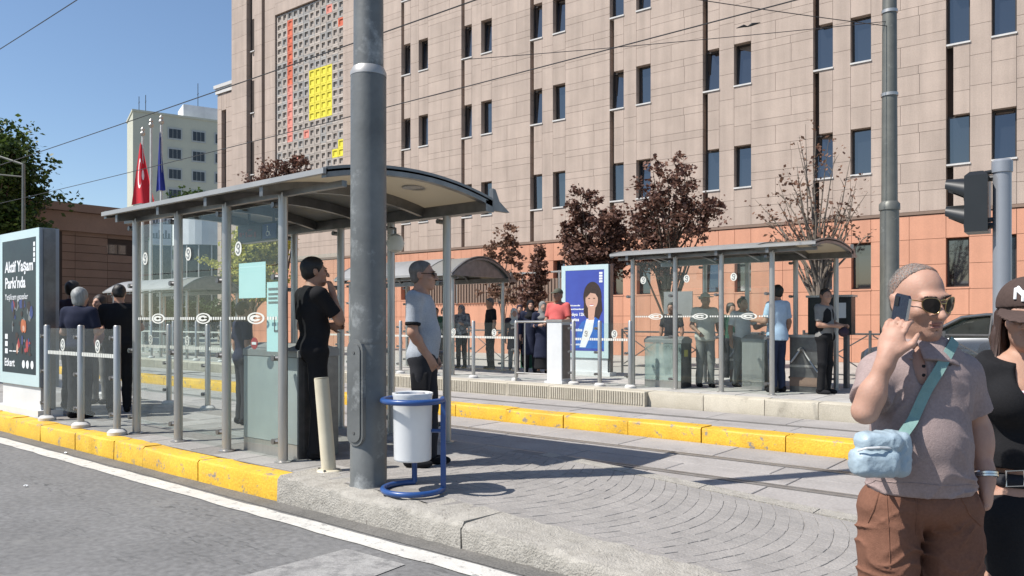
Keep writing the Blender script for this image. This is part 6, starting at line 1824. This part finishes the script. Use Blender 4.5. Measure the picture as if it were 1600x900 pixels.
# phone in his hand
ph = thing('phone', 'dark smartphone held to the ear of the man in taupe', 'phone', mf.location, CAM_YAW)
c = Vector(q(1404, 496, -.130)); pm = Matrix.Translation(c) @ Euler((math.radians(-4), math.radians(10), math.radians(-84))).to_matrix().to_4x4()
def xf(mb, m4):
    mb.v = [tuple(m4 @ Vector(v)) for v in mb.v]; return mb
mb = MB(); mb.prism([(a * .037 + s1 * .0, b) for a, b, s1 in ((-1, -.066, 0), (-.8, -.075, 0), (.8, -.075, 0), (1, -.066, 0), (1, .066, 0), (.8, .075, 0), (-.8, .075, 0), (-1, .066, 0))], 'y', -.004, .004); xf(mb, pm).obj('case', 'phone_blue', ph)
mb = MB(); mb.box(.0372, .0395, -.0042, .0042, -.066, .066); xf(mb, pm).obj('bright_edge', 'silver', ph)
mb = MB(); mb.box(-.030, -.010, -.0065, -.0042, .035, .065); xf(mb, pm).obj('camera_bump', 'plastic_black', ph)
# crossbody bag and strap
bag = thing('crossbody_bag', 'puffy pale blue crossbody bag with mint strap on the man in taupe', 'bag', mf.location, CAM_YAW)
g = SD(.02); g.rbox(q(1364, 722, -.215), (.072, .046, .044), rad=.034); g.rbox(q(1370, 690, -.208), (.066, .042, .030), rad=.026, k=.004); g.rbox(q(1388, 708, -.185), (.058, .044, .070), rad=.028, k=.008)
g.disp = lambda X, Y, Z: -.0035 * crease((Z + .5 * X) * 38 + 1.5 * np.sin(X * 60) + np.sin(Z * 70 + Y * 40)) - .0022 * crease((X - .4 * Z) * 48 + 1.4 * np.sin(Z * 55))
link('pouch', g.mesh('pouch', .005, 'bag_blue'), bag)
mb = MB(); mb.tube([q(1338, 704, -.248), q(1352, 700, -.262), q(1372, 699, -.262), q(1396, 700, -.240)], .0035, 6); mb.obj('zip', 'panel_white', bag)
def band(pts, w, th, nm, mat, parent):
    mb = MB(); pts = [Vector(p) for p in pts]; cen = Vector(q(1436, 640, 0)); k = len(pts); vs = []
    for i, p in enumerate(pts):
        t = (pts[min(i + 1, k - 1)] - pts[max(i - 1, 0)]).normalized(); out = p - cen; out.z *= .4; out = (out - t * out.dot(t)).normalized(); sd = t.cross(out)
        for a_, b_ in ((-1, 0), (1, 0), (1, 1), (-1, 1)): vs.append(tuple(p + sd * a_ * w / 2 + out * b_ * th))
    fs = []
    for i in range(k - 1):
        for j in range(4): fs.append((i * 4 + j, i * 4 + (j + 1) % 4, (i + 1) * 4 + (j + 1) % 4, (i + 1) * 4 + j))
    fs += [(0, 1, 2, 3), tuple((k - 1) * 4 + j for j in (3, 2, 1, 0))]
    mb.add(vs, fs); return mb.obj(nm, mat, parent, smooth=False)
sp_ = [q(1404, 690, -.212), q(1414, 668, -.200), q(1428, 645, -.188), q(1442, 622, -.172), q(1454, 600, -.150), q(1463, 580, -.118), q(1470, 562, -.075), q(1475, 550, -.03), q(1477, 547, .02), q(1474, 556, .075), q(1462, 590, .135), q(1430, 650, .16), q(1385, 700, .12), q(1352, 722, .02), q(1345, 716, -.10), q(1352, 706, -.17)]
from mathutils.bvhtree import BVHTree
shirt = [c_ for c_ in mf.children if c_.name.startswith('polo_shirt')][0].data
bvh = BVHTree.FromPolygons([v.co[:] for v in shirt.vertices], [tuple(p.vertices) for p in shirt.polygons])
dense = []
for a_, b_ in zip(sp_[:-1], sp_[1:]):
    for t in range(4): dense.append(Vector(a_).lerp(Vector(b_), t / 4))
dense.append(Vector(sp_[-1]))
wrapped = []
for i_, p_ in enumerate(dense):
    axp = Vector((q(1438, 0, 0)[0], .0, min(p_.z, 1.24))); dr = (p_ - axp).normalized()
    hit = bvh.ray_cast(axp + dr * .6, -dr)
    wrapped.append(hit[0] + dr * .005 if hit[0] is not None and i_ > 3 and i_ < len(dense) - 4 else p_)
for _ in range(3): wrapped = [wrapped[0]] + [(wrapped[i_ - 1] + wrapped[i_] * 2 + wrapped[i_ + 1]) / 4 for i_ in range(1, len(wrapped) - 1)] + [wrapped[-1]]
wrapped = [w_ + (w_ - Vector((q(1438, 0, 0)[0], 0, min(w_.z, 1.24)))).normalized() * .004 for w_ in wrapped]
band(wrapped, .032, .004, 'strap', 'strap_mint', bag)
mb = MB(); mb.tube([q(1397, 686, -.222), q(1412, 688, -.216), q(1412, 694, -.216), q(1397, 692, -.222)], .005, 6, closed=True); mb.obj('buckle', 'plastic_black', bag)

def woman_front():
    T = thing('person', 'woman in brown cap and black jacket at the right edge', 'person', (-.315, 3.48, 0), CAM_YAW, group='couple in the foreground')
    S_ = 2.9 / 1200
    def q(px, py, aw): return ((px - 800) / 1200 * (2.9 + aw) - 805 * S_, aw, 1.45 - (py - 501) / 1200 * (2.9 + aw))
    vox = .0072
    M = rotm(math.radians(-34), math.radians(5), 0)
    hc = q(1604, 494, -.02)
    b = SD(.03); P = head(b, hc, M, .97, True, jaw=.94)
    b.cone(q(1604, 570, .01), P(0, .02, -.06), .052, .047, k=.03)
    shR, elR, wrR = q(1546, 578, .02), q(1533, 668, .05), q(1545, 748, .0)
    shL, elL, wrL = q(1664, 572, .02), q(1684, 680, .02), q(1680, 770, -.05)
    def torso(s, o):
        s.ell(q(1605, 620, .0), (.155 + o, .105 + o, .15 + o), k=.05); s.cone(q(1566, 574, .015), q(1644, 574, .015), .055 + o, .055 + o, k=.05)
        s.ell(q(1605, 700, .0), (.132 + o, .098 + o, .13 + o), k=.06); s.ell(q(1605, 770, .01), (.160 + o, .115 + o, .10 + o), k=.05)
        s.ell(q(1580, 630, -.08), (.06 + o, .05 + o, .06 + o), k=.04); s.ell(q(1632, 630, -.08), (.06 + o, .05 + o, .06 + o), k=.04)
    torso(b, 0)
    b.cone(shR, elR, .046, .038); b.cone(elR, wrR, .039, .026, k=.02)
    hand(b, wrR, (0, -.1, -1), (.8, .4, 0), True, curl=.5, side=-1, size=.95)
    b.cone(shL, elL, .046, .038); b.cone(elL, wrL, .039, .026, k=.02); hand(b, wrL, (0, -.1, -1), (-.8, .4, 0), True, curl=.5, side=1, size=.95)
    for sx, px in ((-1, 1566), (1, 1646)):
        b.cone(q(px, 800, .0), (q(px, 0, 0)[0] - .01, 0, .46), .085, .055, k=.04); b.cone((q(px, 0, 0)[0] - .01, 0, .46), (q(px, 0, 0)[0], .03, .08), .055, .037); b.ell((q(px, 0, 0)[0], -.03, .04), (.04, .11, .04))
    b.plane((0, 0, -1), -.004)
    link('body', b.mesh('body', vox, 'skin_light'), T)
    t = SD(.03); torso(t, .010); t.plane((0, 0, -1), -q(0, 716, 0)[2]); t.plane((0, 0, 1), q(0, 606, 0)[2]); t.disp = folds(.004, 8, 20, 9)
    link('striped_top', t.mesh('striped_top', vox, 'cl_stripe'), T)
    j = SD(.03); torso(j, .024)
    a, e = np.array(shR), np.array(elR); j.cone(tuple(a), tuple(e), .064, .060, k=.03); w_ = np.array(wrR); j.cone(tuple(e), tuple(e + (w_ - e) * .93), .058, .050, k=.03, flat=True)
    j.cone(shL, elL, .064, .058, k=.03); j.cone(elL, tuple(np.array(elL) + (np.array(wrL) - np.array(elL)) * .9), .058, .048, k=.03, flat=True)
    j.plane((0, 0, -1), -q(0, 728, 0)[2]); j.plane((0, -.5, 1.0), q(0, 556, 0)[2] + .0)
    j.ell(q(1632, 560, -.14), (.085, .10, .16), M=np.array(Matrix.Rotation(math.radians(8), 3, 'Y')), k=.01, sub=True)
    j.disp = folds(.006, 15, 15, 8)
    link('jacket', j.mesh('jacket', vox, 'cl_black'), T)
    l = SD(.03); l.ell(q(1605, 785, .01), (.176, .128, .11), k=.05)
    for sx, px in ((-1, 1566), (1, 1646)):
        l.cone(q(px, 800, .0), (q(px, 0, 0)[0] - .012 * sx, 0, .46), .100, .082, k=.02); l.cone((q(px, 0, 0)[0] - .012 * sx, 0, .46), (q(px, 0, 0)[0], .03, .06), .080, .085, k=.02, flat=True)
    l.plane((0, 0, 1), q(0, 732, 0)[2]); l.disp = folds(.007, 5, 24, 7)
    link('trousers', l.mesh('trousers', vox, 'cl_black'), T)
    be = SD(.01); be.ell(q(1605, 748, .01), (.168, .122, .05)); be.plane((0, 0, 1), q(0, 737, 0)[2]); be.plane((0, 0, -1), -q(0, 757, 0)[2]); link('belt', be.mesh('belt', .006, 'cl_char'), T)
    mb = MB(); mb.tube([q(1572, 736, -.118), q(1600, 735, -.130), q(1600, 759, -.130), q(1572, 760, -.118)], .004, 6, closed=True); mb.obj('belt_buckle', 'silver', T)
    sh = SD(.02)
    for px in (1566, 1646): sh.ell((q(px, 0, 0)[0], -.04, .045), (.045, .125, .045))
    sh.plane((0, 0, -1), -.001); link('shoes', sh.mesh('shoes', .012, 'cl_black'), T)
    h = SD(.03); h.ell(P(0, .028, .03), (.088, .108, .098), M)
    for sx in (-1, 1):
        h.chain([P(sx * .080, .03, .0), P(sx * .092, .03, -.09), P(sx * .096, -.02, -.18), P(sx * .075, -.085, -.27), P(sx * .06, -.105, -.36)], [.026, .027, .025, .020, .008], k=.02)
    h.chain([P(0, .09, 0), P(0, .10, -.12), P(0, .09, -.22)], [.06, .07, .05], k=.04)
    h.ell(P(0, -.10, -.03), (.060, .075, .10), M, k=.01, sub=True)
    h.disp = lambda X, Y, Z: .0025 * np.sin(X * 260 + 2 * np.sin(Z * 9) + Y * 90) + .002 * np.sin(Y * 290 + 2 * np.sin(Z * 11)) + 0 * Z
    link('hair', h.mesh('hair', .006, 'hair_auburn'), T)
    mb = MB(); rr = random.Random(5)
    for i in range(230):
        sx = rr.choice((-1, -1, 1)); y0 = rr.uniform(-.045, .085); o1, o2 = rr.uniform(-.012, .016), rr.uniform(-.02, .03); fw = rr.uniform(0, 1)
        L_ = rr.uniform(.26, .46)
        mb.tube([P(sx * (.078 + rr.uniform(0, .008)), y0, .02), P(sx * (.090 + o1 * .5), y0 + .005, -.07), P(sx * (.098 + o1), y0 - .03 * fw, -.5 * L_ - .03), P(sx * (.092 + o2), y0 - .07 * fw, -.8 * L_ - .02), P(sx * (.080 + o2), y0 - .09 * fw, -L_)], [.0035, .004, .0038, .003, .001], 4)
    mb.obj('hair_strands', 'hair_auburn', T, smooth=True)
    c = SD(.01); c.ell(P(0, .018, .045), (.100, .120, .105), M); n = M @ np.array((0, -.12, -1.0)); n /= np.linalg.norm(n); c.plane(n, float(n @ np.array(P(0, 0, .030))))
    cap = link('cap', c.mesh('cap', .006, 'cl_capbrown'), T)
    p = SD(.01); Mp = M @ np.array(Matrix.Rotation(math.radians(16), 3, 'X')); p.ell(P(0, -.125, .024), (.092, .105, .009), Mp); p.ell(P(0, -.02, .06), (.095, .11, .10), M, k=.004, sub=True); link('cap_peak', p.mesh('cap_peak', .0055, 'cl_capbrown'), T)
    # monogram on the cap front: an N and a Y laid over each other
    fr = [];
    def on(u, v):
        an = u / .10; y = -.119 * math.cos(an) * math.sqrt(max(.05, 1 - ((v - .045) / .108) ** 2)); return P(.105 * math.sin(an), y + .012, v)
    mb = MB(); W = .0052
    def stroke(a, b_):
        pts = [on(a[0] + (b_[0] - a[0]) * t / 6, a[1] + (b_[1] - a[1]) * t / 6) for t in range(7)]; mb.tube(pts, W, 6)
    o = -.012
    stroke((o - .024, .072), (o - .022, .112)); stroke((o - .022, .112), (o + .012, .074)); stroke((o + .012, .074), (o + .014, .112))
    stroke((o - .014, .118), (o + .002, .096)); stroke((o + .022, .118), (o + .002, .096)); stroke((o + .002, .096), (o + .0, .064))
    mb.obj('cap_monogram', 'ink_white', T, smooth=True)
    g = SD(.004)
    for sx in (-1, 1): g.ell(P(sx * .034, -.100, .006), (.031, .012, .022), M); g.cone(P(sx * .062, -.09, .014), P(sx * .080, .01, .014), .006, .005)
    g.cone(P(-.02, -.106, .014), P(.02, -.106, .014), .006, .006); link('sunglasses', g.mesh('sunglasses', .004, 'lens_dark'), T)
    return T
woman_front()
# ------------------------------------------------------------------ trees
def tree(name, label, loc, H, crowns, leaf, bark, nleaf, lsize, seed, trunk_r=.09, group='street trees', nbr=9, sparse=False, stems=1):
    """crowns: list of (dx,dy,z,rx,rz) volumes that the branches reach into and the leaves fill unevenly"""
    rr = random.Random(seed)
    T = thing(name, label, 'tree', loc, group=group)
    tb = MB(); tips = []
    zlow = min(c[2] - c[4] for c in crowns)
    for s_ in range(stems):
        off = Vector((rr.uniform(-.12, .12) * (stems > 1), rr.uniform(-.12, .12) * (stems > 1), 0))
        pts = [off + Vector((rr.uniform(-.03, .03) * i, rr.uniform(-.03, .03) * i, zlow * 1.12 * i / 5)) for i in range(6)]
        tb.tube([tuple(p) for p in pts], [trunk_r * (1 - .35 * i / 5) for i in range(6)], 8)
        top = pts[-1]
        for c in crowns:
            cc = Vector((c[0], c[1], c[2]))
            for b_ in range(max(2, int(nbr * c[3]))):
                for _ in range(20):
                    v = Vector((rr.gauss(0, 1), rr.gauss(0, 1), rr.gauss(.35, 1))); v.normalize()
                    if v.z > -.55: break
                tgt = cc + Vector((v.x * c[3], v.y * c[3], v.z * c[4])) * rr.uniform(.75, 1.05)
                st = pts[rr.randint(2, 5)]
                mid = st.lerp(tgt, .5) + Vector((rr.uniform(-.15, .15), rr.uniform(-.15, .15), .12 * (tgt - st).length * rr.uniform(.2, 1)))
                P_ = [st, st.lerp(mid, .5), mid, mid.lerp(tgt, .5) + Vector((0, 0, .04)), tgt]
                tb.tube([tuple(p) for p in P_], [trunk_r * q_ for q_ in (.42, .32, .22, .13, .05)], 5)
                for _ in range(3):
                    a = P_[2].lerp(tgt, rr.uniform(.1, .9)); e = a + Vector((rr.uniform(-1, 1), rr.uniform(-1, 1), rr.uniform(-.2, 1))) * .28 * c[3]
                    tb.tube([tuple(a), tuple(a.lerp(e, .5) + Vector((0, 0, .02))), tuple(e)], [trunk_r * .14, trunk_r * .08, trunk_r * .03], 4); tips.append((e, c[3]))
                tips.append((tgt, c[3])); tips.append((P_[3], c[3]))
    tb.obj('trunk', bark, T, smooth=True)
    # leaf clumps round twig ends, plus a thinner fill
    n = nleaf; cl = []
    for e, r in tips:
        for _ in range(1 if sparse else 2):
            cl.append((e + Vector((rr.gauss(0, .12), rr.gauss(0, .12), rr.gauss(0, .1))) * r, rr.uniform(.10, .24) * max(.55, r)))
    if not sparse:
        for c in crowns:
            for _ in range(int(14 * c[3])):
                v = Vector((rr.gauss(0, .45) * c[3], rr.gauss(0, .45) * c[3], rr.gauss(0, .45) * c[4])); cl.append((Vector(c[:3]) + v, rr.uniform(.12, .28) * c[3]))
    vs = np.zeros((n * 4, 3), dtype=np.float32); npr = np.random.RandomState(seed)
    ci = npr.randint(0, len(cl), n); cen = np.array([tuple(c[0]) for c in cl])[ci]; rad = np.array([c[1] for c in cl])[ci]
    pos = cen + npr.normal(0, .62, (n, 3)) * rad[:, None] * np.array((1, 1, .75))
    a = npr.normal(0, 1, (n, 3)); a[:, 2] *= .55; a /= np.linalg.norm(a, axis=1)[:, None]
    b_ = npr.normal(0, 1, (n, 3)); b_ = np.cross(a, b_); b_ /= np.linalg.norm(b_, axis=1)[:, None]
    L = (lsize * npr.uniform(.6, 1.3, n))[:, None]
    nrm = np.cross(a, b_)
    vs[0::4] = pos - a * L * .6; vs[1::4] = pos + b_ * L * .42 + nrm * L * .1; vs[2::4] = pos + a * L * .6; vs[3::4] = pos - b_ * L * .42 + nrm * L * .1
    me = bpy.data.meshes.new('crown')
    me.vertices.add(n * 4); me.vertices.foreach_set('co', vs.ravel()); me.loops.add(n * 4); me.loops.foreach_set('vertex_index', np.arange(n * 4, dtype=np.int32))
    me.polygons.add(n); me.polygons.foreach_set('loop_start', np.arange(0, n * 4, 4, dtype=np.int32)); me.update(); me.validate()
    me.materials.append(MATS[leaf]); link('crown', me, T)
    return T
def tpos(px, Y, z=.1):
    k = (px - 800) / 1200; d = Y / (.77676 + .6298 * k); return (d * (-.6298 + .77676 * k), Y, z)
tree('plum_tree', 'dense dark purple plum tree behind the blue poster', tpos(935, 19), 5.6, [(0, 0, 3.6, 1.0, 1.0), (-.45, -.2, 4.5, .75, .75), (.3, .1, 2.9, .8, .5)], 'leaf_purple', 'bark', 11000, .10, 3, .10)
tree('plum_tree', 'taller reddish plum tree with bare spikes above the far shelter', tpos(1042, 19.6), 6.5, [(0, 0, 4.0, 1.25, .8), (.1, 0, 5.0, .9, .8), (-.35, 0, 5.7, .28, .8), (.55, 0, 5.3, .3, .7), (1.2, .2, 4.4, .45, .35), (-.5, 0, 3.1, .9, .5), (-1.0, 0, 4.0, .7, .7)], 'leaf_purple', 'bark', 7200, .10, 8, .10)
tree('sapling', 'slender reddish sapling behind the waiting pair of women', tpos(786, 19.2), 4.5, [(0, 0, 3.2, .55, .85), (.1, 0, 4.0, .4, .4), (-.1, 0, 2.4, .6, .5)], 'leaf_dry', 'bark_grey', 2600, .10, 12, .04)
tree('sapling', 'darker second sapling left of the blue poster', tpos(832, 19.4), 3.9, [(0, 0, 2.9, .5, .65), (.25, 0, 3.4, .3, .3), (-.1, 0, 2.2, .6, .4)], 'leaf_purple', 'bark_grey', 2900, .10, 14, .04)
tree('bare_tree', 'nearly bare thin tree with few brown leaves behind the far shelter', tpos(1283, 18), 6.2, [(-.9, 0, 4.1, .8, 1.2), (.1, 0, 4.6, .8, 1.5), (.75, 0, 3.5, .7, .9), (-.3, 0, 3.2, .9, .8)], 'leaf_dry', 'bark_grey', 750, .085, 19, .085, sparse=True, nbr=15)
tree('plum_tree', 'purple plum tree crown showing above the near shelter roof', tpos(446, 20), 9.2, [(0, 0, 7.2, 1.3, 1.1), (.5, .2, 8.2, .6, .6), (-.9, -.2, 6.9, 1.0, .7)], 'leaf_purple', 'bark', 7000, .12, 23, .12)
tree('lime_tree', 'sunlit yellow-green tree seen through the near shelter glass', tpos(392, 17), 5.4, [(0, 0, 4.0, 1.3, 1.1), (-.9, 0, 3.4, .9, .8), (.9, .2, 4.4, 1.0, .9), (1.3, 0, 3.0, .9, .7)], 'leaf_lime', 'bark_grey', 15000, .115, 27, .10)
x, y = at(288, 78); tree('green_tree', 'green tree rising behind the flagpoles', (x, y, .1), 14.8, [(0, 0, 11.5, 2.4, 2.2), (1.0, .5, 13.2, 1.7, 1.3), (-1.6, 0, 11.0, 1.8, 1.6)], 'leaf_green', 'bark', 8000, .26, 31, .2)
x, y = at(-22, 41); tree('green_tree', 'big dark green tree at the left edge', (x, y, .1), 12.6, [(0, 0, 8.6, 3.0, 2.8), (-1.2, .5, 10.6, 2.0, 1.6), (1.0, .4, 6.4, 2.0, 1.8), (-1.5, 0, 6.0, 2.4, 1.8), (.8, 0, 9.6, 1.7, 1.5)], 'leaf_dark2', 'bark', 34000, .22, 35, .28)
for px, Y, hh, sd in ((300, 22, 3.0, 41), (345, 23, 2.6, 43), (265, 24, 2.8, 45)):
    tree('shrub', {300: 'low dark shrub behind the far left shelter, middle one', 345: 'low dark shrub beside the lime tree', 265: 'low dark shrub left of the far left shelter'}[px], tpos(px, Y), hh, [(0, 0, 1.5, 1.2, .9), (.6, 0, 1.9, .8, .7)], 'leaf_dark', 'bark', 3500, .14, sd, .07, group='shrubs on the plaza')
